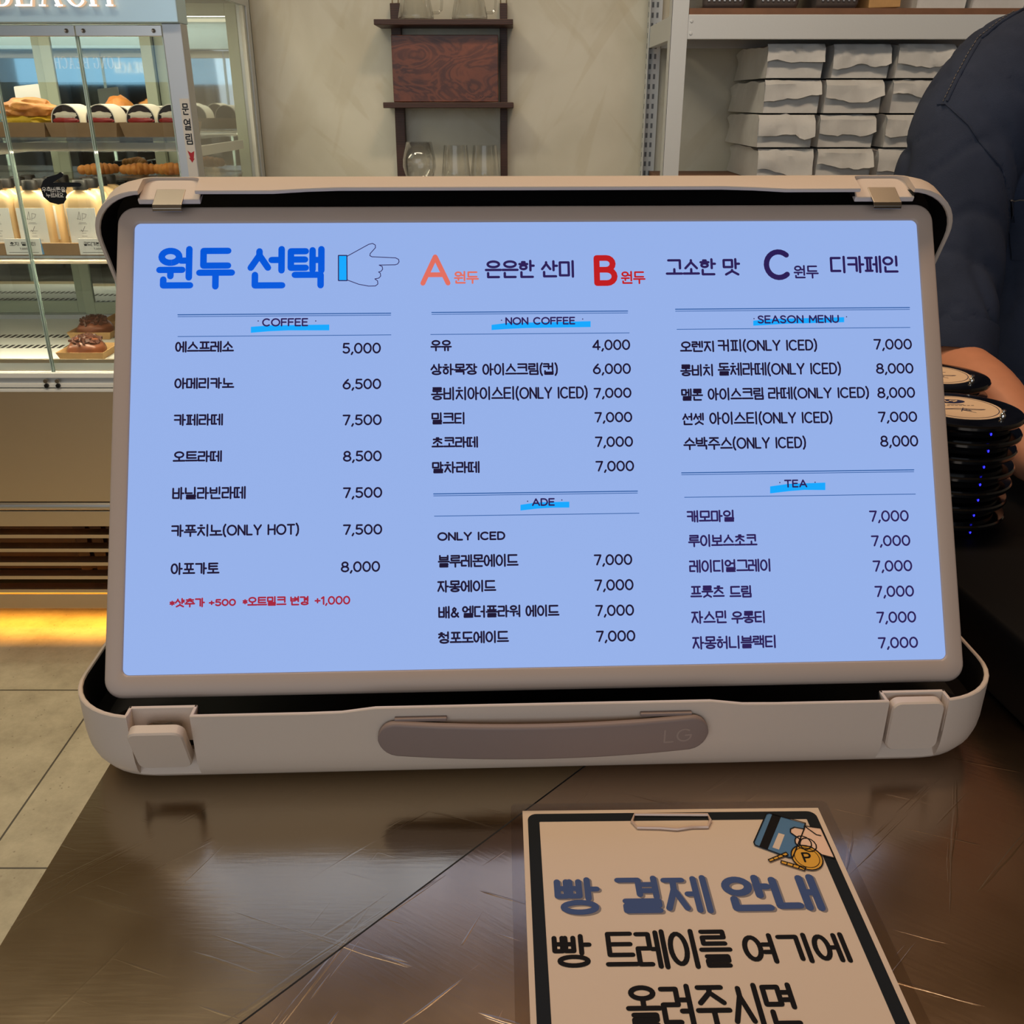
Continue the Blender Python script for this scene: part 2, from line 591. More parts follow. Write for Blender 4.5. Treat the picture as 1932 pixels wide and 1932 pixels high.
def double(ch):
    a = [[(x * .42, y) for x, y in s] for s in JAMO[ch]]
    return a + [[(.58 + x * .42, y) for x, y in s] for s in JAMO[ch]]


for d_, s_ in (('ㄲ', 'ㄱ'), ('ㄸ', 'ㄷ'), ('ㅃ', 'ㅂ'), ('ㅆ', 'ㅅ'), ('ㅉ', 'ㅈ')):
    JAMO[d_] = double(s_)
LS = 'ㄱㄲㄴㄷㄸㄹㅁㅂㅃㅅㅆㅇㅈㅉㅊㅋㅌㅍㅎ'
VS = 'ㅏㅐㅑㅒㅓㅔㅕㅖㅗㅘㅙㅚㅛㅜㅝㅞㅟㅠㅡㅢㅣ'
TS = {1: 'ㄱ', 4: 'ㄴ', 7: 'ㄷ', 8: 'ㄹ', 16: 'ㅁ', 17: 'ㅂ', 19: 'ㅅ', 21: 'ㅇ', 25: 'ㅌ'}


def fitbox(ch, x0, y0, x1, y1):
    return [[(x0 + x * (x1 - x0), y0 + y * (y1 - y0)) for x, y in s] for s in JAMO[ch]]


def hangul(ch):
    """strokes in a box about 1 wide and 1 high, and the advance"""
    code = ord(ch) - 0xAC00
    l, v, t = LS[code // 588], VS[(code % 588) // 28], TS.get(code % 28)
    out = []
    lo = .42 if t else -.03
    mid = .72 if t else .5
    y0, y1 = (.50, .97) if t else (.06, .95)
    if l in 'ㅎㅊ':
        y1 -= .06
    adv = 1.06
    if v in 'ㅏㅑㅣㅓㅕㅐㅔㅖㅒ':
        if v in 'ㅏㅑ':
            out += fitbox(l, .02, y0, .54, y1)
            out.append([(.75, 1.03), (.75, lo)])
            for yy in ((mid,) if v == 'ㅏ' else (mid + (.1 if t else .15), mid - (.1 if t else .15))):
                out.append([(.75, yy), (.97, yy)])
        elif v == 'ㅣ':
            out += fitbox(l, .04, y0, .60, y1)
            out.append([(.86, 1.03), (.86, lo)])
        elif v in 'ㅓㅕ':
            out += fitbox(l, .02, y0, .50, y1)
            out.append([(.88, 1.03), (.88, lo)])
            for yy in ((mid,) if v == 'ㅓ' else (mid + (.1 if t else .15), mid - (.1 if t else .15))):
                out.append([(.60, yy), (.88, yy)])
        elif v in 'ㅐㅒ':
            out += fitbox(l, .02, y0, .46, y1)
            out += [[(.66, 1.0), (.66, lo + .02)], [(.92, 1.03), (.92, lo)], [(.66, mid), (.92, mid)]]
        else:
            out += fitbox(l, .0, y0, .42, y1)
            out += [[(.70, 1.0), (.70, lo + .02)], [(.93, 1.03), (.93, lo)]]
            for yy in ((mid,) if v == 'ㅔ' else (mid + .12, mid - .12)):
                out.append([(.50, yy), (.70, yy)])
        if t:
            out += fitbox(t, .14, 0, .90, .30)
    elif v in 'ㅗㅛㅜㅠㅡ':
        if not t:
            if v in 'ㅗㅛ':
                out += fitbox(l, .12, .42, .88, .97 - (.06 if l in 'ㅎㅊ' else 0))
                out.append([(0, .06), (1, .06)])
                out += [[(x, .06), (x, .36)] for x in ((.5,) if v == 'ㅗ' else (.34, .66))]
            elif v == 'ㅡ':
                out += fitbox(l, .10, .34, .90, .97 - (.06 if l in 'ㅎㅊ' else 0))
                out.append([(0, .07), (1, .07)])
            else:
                out += fitbox(l, .12, .56, .88, .98 - (.06 if l in 'ㅎㅊ' else 0))
                out.append([(0, .36), (1, .36)])
                out += [[(x, .36), (x, -.03)] for x in ((.5,) if v == 'ㅜ' else (.34, .68))]
        else:
            if v in 'ㅗㅛ':
                out += fitbox(l, .14, .70, .86, 1.0)
                out.append([(0, .44), (1, .44)])
                out += [[(x, .44), (x, .64)] for x in ((.5,) if v == 'ㅗ' else (.34, .66))]
            elif v == 'ㅡ':
                out += fitbox(l, .12, .64, .88, 1.0)
                out.append([(0, .46), (1, .46)])
            else:
                out += fitbox(l, .14, .68, .86, 1.0)
                out.append([(0, .50), (1, .50)])
                out.append([(.5, .50), (.5, .32)])
            out += fitbox(t, .14, 0, .86, .26)
    else:
        lo2 = .22 if t else -.03
        out += fitbox(l, .06, .64, .58, .98)
        out.append([(0, .44), (.68, .44)])
        if v in 'ㅝㅞㅟ':
            out.append([(.33, .44), (.33, .26 if t else .04)])
        elif v in 'ㅘㅙㅚ':
            out.append([(.33, .44), (.33, .62)])
        out.append([(.88, 1.03), (.88, lo2)])
        if v == 'ㅝ':
            out.append([(.64, .70 if t else .22), (.88, .70 if t else .22)])
        elif v == 'ㅘ':
            out.append([(.88, .6), (1.05, .6)])
        if t:
            out += fitbox(t, .12, 0, .92, .17)
    return out, adv


LAT = {
    'A': ([[(0, 0), (.36, 1), (.72, 0)], [(.12, .32), (.60, .32)]], .72),
    'B': ([[(0, 0), (0, 1), (.36, 1)] + ell(.36, .765, .24, .235, 8, PI / 2, -PI / 2) + [(0, .53)],
           [(.36, .53)] + ell(.38, .265, .28, .265, 8, PI / 2, -PI / 2) + [(0, 0)]], .66),
    'C': ([ell(.40, .5, .40, .5, 18, PI * .27, PI * 1.73)], .72),
    'D': ([[(0, 0), (0, 1), (.24, 1)] + ell(.26, .5, .38, .5, 12, PI / 2, -PI / 2) + [(0, 0)]], .64),
    'E': ([[(.52, 1), (0, 1), (0, 0), (.52, 0)], [(0, .52), (.46, .52)]], .54),
    'F': ([[(.52, 1), (0, 1), (0, 0)], [(0, .52), (.46, .52)]], .52),
    'G': ([ell(.40, .5, .40, .5, 18, PI * .27, PI * 1.85) + [(.78, .48), (.46, .48)]], .78),
    'H': ([[(0, 0), (0, 1)], [(.62, 0), (.62, 1)], [(0, .52), (.62, .52)]], .62),
    'I': ([[(.02, 0), (.02, 1)]], .04),
    'L': ([[(0, 1), (0, 0), (.48, 0)]], .50),
    'M': ([[(0, 0), (.04, 1), (.38, .30), (.72, 1), (.76, 0)]], .76),
    'N': ([[(0, 0), (0, 1), (.62, 0), (.62, 1)]], .62),
    'O': ([ell(.42, .5, .42, .5)], .84),
    'S': ([[(.52, .86), (.40, .98), (.22, 1), (.06, .90), (.03, .74), (.12, .60), (.40, .46), (.54, .32), (.52, .14), (.38, .01), (.18, 0), (.0, .13)]], .56),
    'T': ([[(0, 1), (.64, 1)], [(.32, 1), (.32, 0)]], .64),
    'U': ([[(0, 1), (0, .32)] + ell(.30, .32, .30, .32, 10, PI, 2 * PI) + [(.60, 1)]], .60),
    'Y': ([[(0, 1), (.33, .45), (.66, 1)], [(.33, .45), (.33, 0)]], .66),
    'P': ([[(0, 0), (0, 1), (.34, 1)] + ell(.34, .74, .26, .26, 8, PI / 2, -PI / 2) + [(0, .48)]], .60),
    '0': ([ell(.32, .5, .32, .5)], .64),
    '1': ([[(0, .80), (.22, 1), (.22, 0)]], .26),
    '4': ([[(.48, 0), (.48, 1), (0, .26), (.66, .26)]], .66),
    '5': ([[(.54, 1), (.10, 1), (.06, .58), (.28, .62)] + ell(.28, .31, .30, .31, 10, PI * .45, -PI * .80)], .58),
    '6': ([[(.44, 1), (.18, .70), (.02, .36)], ell(.31, .31, .30, .31)], .62),
    '7': ([[(0, 1), (.56, 1), (.20, 0)]], .56),
    '8': ([ell(.31, .76, .25, .24), ell(.31, .26, .31, .26)], .62),
    '9': ([ell(.31, .69, .30, .31), [(.60, .66), (.46, .30), (.20, 0)]], .62),
    ',': ([[(.10, .06), (0, -.16)]], .10),
    '.': ([[(0, .02), (.01, .02)]], .06),
    '(': ([[(.18, 1.12), (.04, .84), (0, .48), (.04, .10), (.18, -.16)]], .18),
    ')': ([[(0, 1.12), (.14, .84), (.18, .48), (.14, .10), (0, -.16)]], .18),
    '+': ([[(0, .48), (.5, .48)], [(.25, .74), (.25, .22)]], .50),
    '*': ([[(0, .62), (.44, .36)], [(0, .36), (.44, .62)], [(.22, .74), (.22, .24)]], .44),
    '&': ([[(.72, 0), (.20, .62), (.16, .82), (.30, .98), (.46, .84), (.40, .66), (.12, .44), (0, .22), (.12, .03), (.34, .02), (.56, .18), (.68, .42)]], .72),
    ' ': ([], .30),
    '-': ([[(0, .45), (.36, .45)]], .36),
}
SERIF_BARS = {'L': [(0, 1), (0, 0)], 'N': [(0, 0), (0, 1), (.62, 1)], 'H': [(0, 0), (0, 1), (.62, 0), (.62, 1)], 'A': [(0, 0), (.72, 0)],
              'E': [(0, 0), (0, 1)], 'B': [(0, 0), (0, 1)]}


def layout(text, tight=.15):
    strokes, x = [], 0.0
    for ch in text:
        if '가' <= ch <= '힣':
            s, a = hangul(ch)
            strokes += [[(x + px, py) for px, py in st] for st in s]
            x += a + .06
        else:
            s, a = LAT[ch]
            k = .90
            strokes += [[(x + .04 + px * k, py * k + .03) for px, py in st] for st in s]
            x += a * k + tight + .04
    return strokes, x


def ribbon(mb, pts, w, put, disc=10, mi=0):
    """a pen stroke of width w along 2-D pts; put(u, v) -> 3-D point"""
    P = [Vector(p) for p in pts]
    put_, lift = put, [0]

    def put(a, b):
        return put_(a, b, lift[0])
    Q = [P[0]]
    for p in P[1:]:
        if (p - Q[-1]).length > 1e-7:
            Q.append(p)
    h = w / 2
    closed = len(Q) > 3 and (Q[0] - Q[-1]).length < 1e-6
    def step():                           # neighbouring pieces of a stroke lie a hair apart
        mb.n_ = getattr(mb, 'n_', 0) + 1
        lift[0] = (mb.n_ % 19) * 4e-6
    step()
    if len(Q) == 1:
        mb.add([put(Q[0].x + h * math.cos(2 * PI * k / disc), Q[0].y + h * math.sin(2 * PI * k / disc)) for k in range(disc)], [tuple(range(disc))], mi)
        return
    n = len(Q)
    dirs = [(Q[i + 1] - Q[i]).normalized() for i in range(n - 1)]
    sharp = [True] * n
    nrm = [None] * n
    for i in range(n):
        a = dirs[i - 1] if i > 0 else (dirs[-1] if closed else None)
        b = dirs[i] if i < n - 1 else (dirs[0] if closed else None)
        if a is not None and b is not None and a.dot(b) > .80:
            sharp[i] = False
            m = (a + b).normalized()
            nrm[i] = Vector((-m.y, m.x)) / max(.5, m.dot(b))
    for i in range(n - 1):
        d = dirs[i]
        nn = Vector((-d.y, d.x))
        n0 = nrm[i] if nrm[i] is not None else nn
        n1 = nrm[i + 1] if nrm[i + 1] is not None else nn
        step()
        a, b, c, e = Q[i] + n0 * h, Q[i] - n0 * h, Q[i + 1] - n1 * h, Q[i + 1] + n1 * h
        mb.add([put(a.x, a.y), put(b.x, b.y), put(c.x, c.y), put(e.x, e.y)], [(0, 1, 2, 3)], mi)
    for i in range(n - (1 if closed else 0)):
        if sharp[i]:
            step()
            mb.add([put(Q[i].x + h * math.cos(2 * PI * k / disc), Q[i].y + h * math.sin(2 * PI * k / disc)) for k in range(disc)], [tuple(range(disc))], mi)


def write(mb, text, x0, y0, x1, h, w, put, mi=0, shear=0.0):
    """fit a line of lettering between x0 and x1 on baseline y0"""
    st, _ = layout(text)
    xs = [p[0] for s in st for p in s]
    a, b = min(xs), max(xs)
    k = (x1 - x0 - w) / (b - a)
    hh = h - w
    for s in st:
        ribbon(mb, [(x0 + w / 2 + (px - a) * k + shear * py * hh, y0 + w / 2 + py * hh) for px, py in s], w, put, 10, mi)


# ------------------------------------------------------------------ the room
CZ = 0.896           # worktop height
WALLY = 2.95


def tile_mat():
    m, nt, b = nodes_of('floor_tiles')
    L = nt.links
    tc = nt.nodes.new('ShaderNodeTexCoord')
    mp = nt.nodes.new('ShaderNodeMapping')
    mp.inputs['Location'].default_value = (1.016 + 6.0, -2.005 + 6.0, 0)
    L.new(tc.outputs['Object'], mp.inputs['Vector'])
    br = nt.nodes.new('ShaderNodeTexBrick')
    br.offset = 0.0
    br.inputs['Scale'].default_value = 1.0
    br.inputs['Brick Width'].default_value = 0.6
    br.inputs['Row Height'].default_value = 0.6
    br.inputs['Mortar Size'].default_value = 0.0022
    br.inputs['Mortar Smooth'].default_value = 0.0
    br.inputs['Mortar'].default_value = srgb(70, 62, 50)
    L.new(mp.outputs['Vector'], br.inputs['Vector'])
    n = nt.nodes.new('ShaderNodeTexNoise')
    n.inputs['Scale'].default_value, n.inputs['Detail'].default_value = 9, 9
    n.inputs['Roughness'].default_value = 0.72
    L.new(tc.outputs['Object'], n.inputs['Vector'])
    r = nt.nodes.new('ShaderNodeValToRGB')
    e = r.color_ramp.elements
    e[0].position, e[1].position = 0.36, 0.62
    e[0].color, e[1].color = srgb(164, 152, 128), srgb(192, 180, 154)
    L.new(n.outputs['Fac'], r.inputs['Fac'])
    n2 = nt.nodes.new('ShaderNodeTexVoronoi')
    n2.inputs['Scale'].default_value = 46
    L.new(tc.outputs['Object'], n2.inputs['Vector'])
    r2 = nt.nodes.new('ShaderNodeValToRGB')
    e = r2.color_ramp.elements
    e[0].position, e[1].position = 0.05, 0.12
    e[0].color, e[1].color = srgb(118, 104, 84), (1, 1, 1, 1)
    L.new(n2.outputs['Distance'], r2.inputs['Fac'])
    mx = nt.nodes.new('ShaderNodeMix')
    mx.data_type, mx.blend_type = 'RGBA', 'MULTIPLY'
    mx.inputs['Factor'].default_value = 0.5
    L.new(r.outputs['Color'], mx.inputs['A'])
    L.new(r2.outputs['Color'], mx.inputs['B'])
    L.new(mx.outputs['Result'], br.inputs['Color1'])
    L.new(mx.outputs['Result'], br.inputs['Color2'])
    L.new(br.outputs['Color'], b.inputs['Base Color'])
    b.inputs['Roughness'].default_value = 0.45
    b.inputs['Specular IOR Level'].default_value = 0.35
    return m


def plaster_mat():
    m, nt, b = nodes_of('trowelled_plaster')
    L = nt.links
    tc = nt.nodes.new('ShaderNodeTexCoord')

    def noi(scale, det, dist, vec):
        n = nt.nodes.new('ShaderNodeTexNoise')
        n.inputs['Scale'].default_value, n.inputs['Detail'].default_value, n.inputs['Distortion'].default_value = scale, det, dist
        L.new(vec, n.inputs['Vector'])
        return n.outputs['Fac']

    def ramp(fac, p0, p1, c0, c1):
        r = nt.nodes.new('ShaderNodeValToRGB')
        e = r.color_ramp.elements
        e[0].position, e[1].position, e[0].color, e[1].color = p0, p1, c0, c1
        L.new(fac, r.inputs['Fac'])
        return r.outputs['Color']

    def mul(a, c, f):
        mx = nt.nodes.new('ShaderNodeMix')
        mx.data_type, mx.blend_type = 'RGBA', 'MULTIPLY'
        mx.inputs['Factor'].default_value = f
        L.new(a, mx.inputs['A'])
        L.new(c, mx.inputs['B'])
        return mx.outputs['Result']
    obj = tc.outputs['Object']
    col = ramp(noi(3.0, 7, 0.8, obj), 0.38, 0.66, srgb(202, 199, 182), srgb(220, 218, 204))
    marks = None
    for rot, sc in ((0.95, 5.0), (-0.8, 6.5), (1.25, 4.2)):
        mp = nt.nodes.new('ShaderNodeMapping')
        mp.inputs['Scale'].default_value = (0.5, 1, 2.4)
        L.new(turned(nt, obj, rot, 'Y_AXIS'), mp.inputs['Vector'])
        k = ramp(noi(sc, 3, 0.5, mp.outputs['Vector']), 0.60, 0.66, (1, 1, 1, 1), (0.93, 0.91, 0.87, 1))
        col = mul(col, k, 0.8)
        marks = k
    L.new(col, b.inputs['Base Color'])
    bp = nt.nodes.new('ShaderNodeBump')
    bp.inputs['Strength'].default_value = 0.15
    bp.inputs['Distance'].default_value = 0.004
    L.new(marks, bp.inputs['Height'])
    L.new(bp.outputs['Normal'], b.inputs['Normal'])
    b.inputs['Roughness'].default_value = 0.6
    return m


M['plaster'] = plaster_mat()
M['paint'] = mat('painted_wall', srgb(190, 182, 168), 0.7, var=0.03, vscale=3)
M['ceil'] = mat('ceiling_paint', srgb(164, 138, 104), 0.8, var=0.05, vscale=2)
struct(MB().span((-4, -3.2, -0.1), (3, 3.05, 0)).build('floor', tile_mat(), smooth=False))
struct(MB().span((-4, WALLY, 0), (3, WALLY + 0.1, 3.0)).build('wall_back', M['plaster'], smooth=False))
struct(MB().span((-4.1, -3.2, 0), (-4, 3.05, 3.0)).build('wall_left', M['paint'], smooth=False))
struct(MB().span((3, -3.2, 0), (3.1, 3.05, 3.0)).build('wall_right', M['paint'], smooth=False))
struct(MB().span((-4.1, -3.2, 3.0), (3.1, 3.05, 3.1)).build('ceiling', M['ceil'], smooth=False))
struct(MB().span((-4, WALLY - 0.012, 0), (3, WALLY, 0.09)).build('baseboard_back', M['paint'], smooth=False))

# ------------------------------------------------------------------ steel counter
M['counter_body'] = mat('counter_front', srgb(120, 112, 104), 0.5, metal=0.4)
ct = thing('service_counter', 'worn stainless steel counter with a diagonal seam, under the menu screen', 'counter', (0, 0, 0))
A0, A1 = (-0.297, 0.193), (0.553, 1.111)
g = 0.0002
MB().prism([(A0[0], A0[1] + g), (A1[0] - g, A1[1] + g), (A1[0] - g, 1.5), (A0[0], 1.5)], CZ - 0.038, CZ).build('worktop', M['steelA'], ct, smooth=False)['label'] = 'steel worktop left of the diagonal seam'
MB().prism([(A0[0] + g, A0[1]), (1.7, A0[1]), (1.7, A1[1]), (A1[0] + g, A1[1] - g)], CZ - 0.038, CZ).build('worktop', M['steelB'], ct, smooth=False)['label'] = 'scratched steel worktop right of the diagonal seam'
MB().prism([(A0[0] + 0.02, A0[1] + 0.02), (1.68, A0[1] + 0.02), (1.68, A1[1] - 0.02), (A1[0] - 0.02, A1[1] - 0.02), (A1[0] - 0.02, 1.48), (A0[0] + 0.02, 1.48)], 0.0, CZ - 0.038).build('counter_cabinet', M['counter_body'], ct, smooth=False)


sm_ = MB()
ribbon(sm_, [A0, A1], 0.0011, lambda u, v, e=0.0: (u, v, CZ + 0.00008), 4)
sm_.build('seam_line', M['blackout'], ct, smooth=False)


# ------------------------------------------------------------------ suitcase menu screen
TH = math.radians(2.08)
SL = Vector((0.022, 0.552, CZ))
SW = Matrix.Translation(SL) @ Matrix.Rotation(TH, 4, 'Z')
SWI = SW.inverted()
scr = thing('suitcase_screen', 'cream suitcase screen standing open on the steel counter, showing a blue menu', 'screen', SL, TH)


def rr_dense(w, h, r, cx=0.0, cy=0.0, n=10, m=24):
    """rounded rectangle with points along its straight sides too"""
    base = rrect(w, h, r, n, cx, cy)
    out = []
    N = len(base)
    for i in range(N):
        a, b = base[i], base[(i + 1) % N]
        out.append(a)
        if (i + 1) % (n + 1) == 0:
            for k in range(1, m):
                t = k / m
                out.append((a[0] + (b[0] - a[0]) * t, a[1] + (b[1] - a[1]) * t))
    return out


CW, CD, CH = 0.670, 0.400, 0.064


def smooth01(t):
    t = max(0.0, min(1.0, t))
    return t * t * (3 - 2 * t)


def bump_rim(x, y):
    return 0.0035 * (1 - smooth01((abs(x) - 0.122) / 0.022)) * (1 - smooth01((y - 0.03) / 0.05))


def base_ring(z, inset, rim=False):
    pts = rr_dense(CW - 2 * inset, CD - 2 * inset, 0.056 - inset * 0.5, 0, CD / 2)
    return [(x, y, z + (bump_rim(x, y) if rim else 0)) for x, y in pts]


def boolean(o, cutters):
    for c in cutters:
        b = o.modifiers.new('cut', 'BOOLEAN')
        b.object, b.operation, b.solver = c, 'DIFFERENCE', 'EXACT'
    realize(o)
    for c in cutters:
        bpy.data.objects.remove(c, do_unlink=True)
    o.data.shade_smooth()
    o.data.set_sharp_from_angle(angle=math.radians(35))


mb = MB()
mb.loft([base_ring(0, 0.030), base_ring(0.0012, 0.0215), base_ring(0.0045, 0.0130), base_ring(0.0100, 0.0068), base_ring(0.0170, 0.0030), base_ring(0.0250, 0.0010),
         base_ring(0.034, 0.0002), base_ring(CH - 0.0006, 0, True), base_ring(CH, 0.0006, True), base_ring(CH, 0.0023, True), base_ring(CH - 0.0006, 0.0028, True),
         base_ring(0.034, 0.0060), base_ring(0.028, 0.012)])
shell = mb.build('base_shell', M['case'], None)
LX = (-0.264, 0.264)
cut = []
for x in LX:
    cut.append(MB().loft([[(x + sx * w, sy, z) for sx, sy in ((-1, -0.03), (1, -0.03), (1, yi), (-1, yi))] for z, w, yi in
                          ((0.0115, 0.0215, 0.006), (0.019, 0.0215, 0.0115), (0.08, 0.0215, 0.0115))]).build('cutter', M['case'], None, smooth=False))
boolean(shell, cut)
shell.parent = scr
lin = MB()


def lin_ring(z, inset, rim=False):
    pts = rr_dense(CW - 2 * inset, CD - 2 * inset, 0.056 - inset * 0.5, 0, CD / 2, 10, 150)
    return [(x, max(y, 0.0146) if min(abs(x - a) for a in LX) < 0.0237 else y, z + (bump_rim(x, y) if rim else 0)) for x, y in pts]


lin.loft([lin_ring(CH - 0.0011, 0.0030, True), lin_ring(0.036, 0.0064), lin_ring(0.0295, 0.013)], cap0=False)
lin = lin.build('base_lining', M['lining'], scr)
# white walls round the two latch wells stand a little into the dark tray
for x in LX:
    w = MB()
    w.span((x - 0.0235, 0.0112, 0.036), (x + 0.0235, 0.0142, CH - 0.0002)).span((x - 0.0235, 0.002, 0.036), (x - 0.0212, 0.0142, CH - 0.0002)).span((x + 0.0212, 0.002, 0.036), (x + 0.0235, 0.0142, CH - 0.0002))
    w.build('latch_well', M['case'], scr, smooth=False, bevel=0.0006)

for k, x in enumerate(LX):
    lt = MB()
    tilt = math.radians(19) if k == 0 else math.radians(1)
    ol = rrect(0.0375, 0.0405, 0.0065, 6, 0, 0.02025)
    R = Matrix.Rotation(tilt, 3, 'X')

    def ax(u, v, w, x=x, R=R):
        p = R @ Vector((u, -w, v))
        return Vector((x, 0.0046, 0.0225)) + p
    inner = rrect(0.0355, 0.0385, 0.0055, 6, 0, 0.02025)
    lt.loft([[ax(u, v, -0.003) for u, v in ol], [ax(u, v, 0.0035) for u, v in ol], [ax(u, v, 0.0048) for u, v in inner]])
    l = lt.build('latch', M['case'], scr, angle=30)
    if k == 0:
        l['label'] = 'latch flap tilted open'
        cl = MB().tube([(x - 0.012, 0.0085, 0.0505), (x - 0.006, 0.006, 0.0545), (x, 0.0075, 0.0525), (x + 0.006, 0.006, 0.0545), (x + 0.012, 0.0085, 0.0505)], 0.0013, 6)
        cl.span((x - 0.012, 0.006, 0.044), (x + 0.012, 0.0085, 0.0505))
        cl.build('clasp', M['hook'], l)

# carrying strap
HZC = 0.0455
hd = MB()
rings = []
for i in range(41):
    x = -0.1148 * math.cos(PI * i / 40)
    e = max(0.0, abs(x) - 0.1018)
    hh = 0.0135 * math.sqrt(max(0.0, 1 - (e / 0.0131) ** 2)) + 0.0003
    yc = -0.0028 - 0.0068 * (1 - (x / 0.1148) ** 2)
    zc = HZC - 0.0015 * (1 - (x / 0.1148) ** 2)
    rings.append([(x, yc + py, zc + pz) for py, pz in rrect(0.0060, 2 * hh, min(0.0024, hh * 0.9), 4)])
hd.loft(rings)
strap = hd.build('carry_handle', M['handle'], scr, angle=60)
em = MB()


def strap_put(u, v, e=0.0):
    yc = -0.0028 - 0.0068 * (1 - (u / 0.1148) ** 2)
    return (u, yc - 0.0031 - e, HZC + v)


write(em, 'LG', 0.083, -0.006, 0.103, 0.012, 0.0012, strap_put)
em.build('embossed_mark', mat('handle_emboss', srgb(158, 140, 132), 0.3), strap, smooth=False)
for s in (-1, 1):
    MB().span((s * 0.085 - 0.018, -0.0035, 0.0580), (s * 0.085 + 0.018, 0.003, 0.0605)).build('handle_mount', M['handle'], scr, smooth=False, bevel=0.0006)
MB().prism(rrect(0.0205, 0.0060, 0.0029, 6, 0.173, 0.036), -0.0002, 0.004, lambda u, v, w: (u, 0.0036 + w, v)).build('sensor_window', M['gloss_black'], scr, smooth=False)
for x in (0.1395, 0.2065):
    MB().prism([(x + 0.0009 * math.cos(a * PI / 5), 0.037 + 0.0009 * math.sin(a * PI / 5)) for a in range(10)], -0.0003, 0.004, lambda u, v, w: (u, 0.0035 + w, v)).build('microphone_hole', M['black'], scr, smooth=False)
MB().prism(rrect(0.055, 0.012, 0.004, 5, 0.165, 0.022), 0.0298, 0.0325).build('tray_button_bar', M['black'], scr, smooth=False, bevel=0.0006)

# lid (hinged at the back of the tray, leaning forward over the screen)
HY, HZ = 0.388, 0.069
u_dir = Vector((0, -0.188, 0.320)).normalized()
n_dir = Vector((0, 0.320, 0.188)).normalized()
LL, LD = 0.371, 0.044


def lidp(x, u, n):
    return Vector((x, HY, HZ)) + u_dir * u + n_dir * n


def lid_ring(n, inset, rim=False):
    pts = rr_dense(CW - 2 * inset, LL - 2 * inset, 0.044 - inset * 0.3, 0, LL / 2)
    return [lidp(x, u, n + (0.0035 * (1 - smooth01((abs(x) - 0.160) / 0.022)) * smooth01((u - LL + 0.08) / 0.05) if rim else 0)) for x, u in pts]


lb = MB()
lb.loft([lid_ring(LD, 0.048), lid_ring(LD - 0.0012, 0.036), lid_ring(LD - 0.0045, 0.024), lid_ring(LD - 0.010, 0.0135), lid_ring(LD - 0.017, 0.0065), lid_ring(LD - 0.026, 0.0020),
         lid_ring(0.0006, 0, True), lid_ring(0, 0.0006, True), lid_ring(0, 0.0026, True), lid_ring(0.0006, 0.0032, True), lid_ring(LD - 0.022, 0.0095), lid_ring(LD - 0.012, 0.030)])
lid = lb.build('lid_shell', M['case'], None)
HX = (-0.271, 0.271)
cut = []
for x in HX:
    c = MB()
    ol = rrect(0.042, 0.060, 0.009, 6, x, -0.005)
    c.prism(ol, LL - 0.0075, LL + 0.02, lambda a, b, w: lidp(a, w, b))
    cut.append(c.build('cutter', M['case'], None, smooth=False))
boolean(lid, cut)
lid.parent = scr
ln = MB()


def lid_lin(n, inset, rim=False):
    pts = rr_dense(CW - 2 * inset, LL - 2 * inset, 0.044 - inset * 0.3, 0, LL / 2, 10, 150)
    return [lidp(x, min(u, LL - 0.0120) if min(abs(x - a) for a in HX) < 0.0232 else u,
                 n + (0.0035 * (1 - smooth01((abs(x) - 0.160) / 0.022)) * smooth01((u - LL + 0.08) / 0.05) if rim else 0)) for x, u in pts]


ln.loft([lid_lin(0.0012, 0.0034, True), lid_lin(LD - 0.023, 0.0100), lid_lin(LD - 0.0125, 0.031)], cap0=False)
ln.build('lid_lining', M['lining'], scr)
for x in HX:
    p = MB()
    p.prism([(x - 0.023, -0.0002), (x + 0.023, -0.0002), (x + 0.023, 0.027), (x - 0.023, 0.027)], LL - 0.0115, LL - 0.0072, lambda a, b, w: lidp(a, w, b))
    pk = p.build('latch_pocket', M['case'], scr, smooth=False, bevel=0.0008)
    h = MB()
    prof = [(0.012, LL - 0.0068), (-0.007, LL - 0.0068), (-0.0095, LL - 0.0085), (-0.0100, LL - 0.0108), (-0.0088, LL - 0.0110), (-0.0082, LL - 0.0092), (-0.0065, LL - 0.0082), (0.012, LL - 0.0082)]
    n = len(prof)
    h.loft([[lidp(x + s * 0.0108, u - (0 if 0 < i < 5 else 0), nn) for i, (nn, u) in enumerate(prof)] for s in (-1, 1)])
    h.build('latch_hook', M['hook'], pk, smooth=False, bevel=0.0004)

# screen panel
SN = Vector((0, -0.8688, 0.4951))          # towards the viewer
SD = Vector((0, -0.4951, -0.8688))         # down the screen
q = SWI @ Vector((0.0148, 0.7575, CAMH - 0.0849))
S0 = Vector((0, q.y, q.z)) + SD * 0.168     # centre of the lit area
PW, PH = 0.598, 0.336


def sput(u, v, w=0.0):
    return S0 + Vector((1, 0, 0)) * u - SD * v + SN * w


def disp(px, py):
    """where a line of sight meets the screen, in screen coordinates"""
    o = SWI @ Vector((0, 0, CAMH))
    d = SWI.to_3x3() @ ray(px, py)
    t = (S0 - o).dot(SN) / d.dot(SN)
    p = o + d * t - S0
    return p.x, -p.dot(SD)


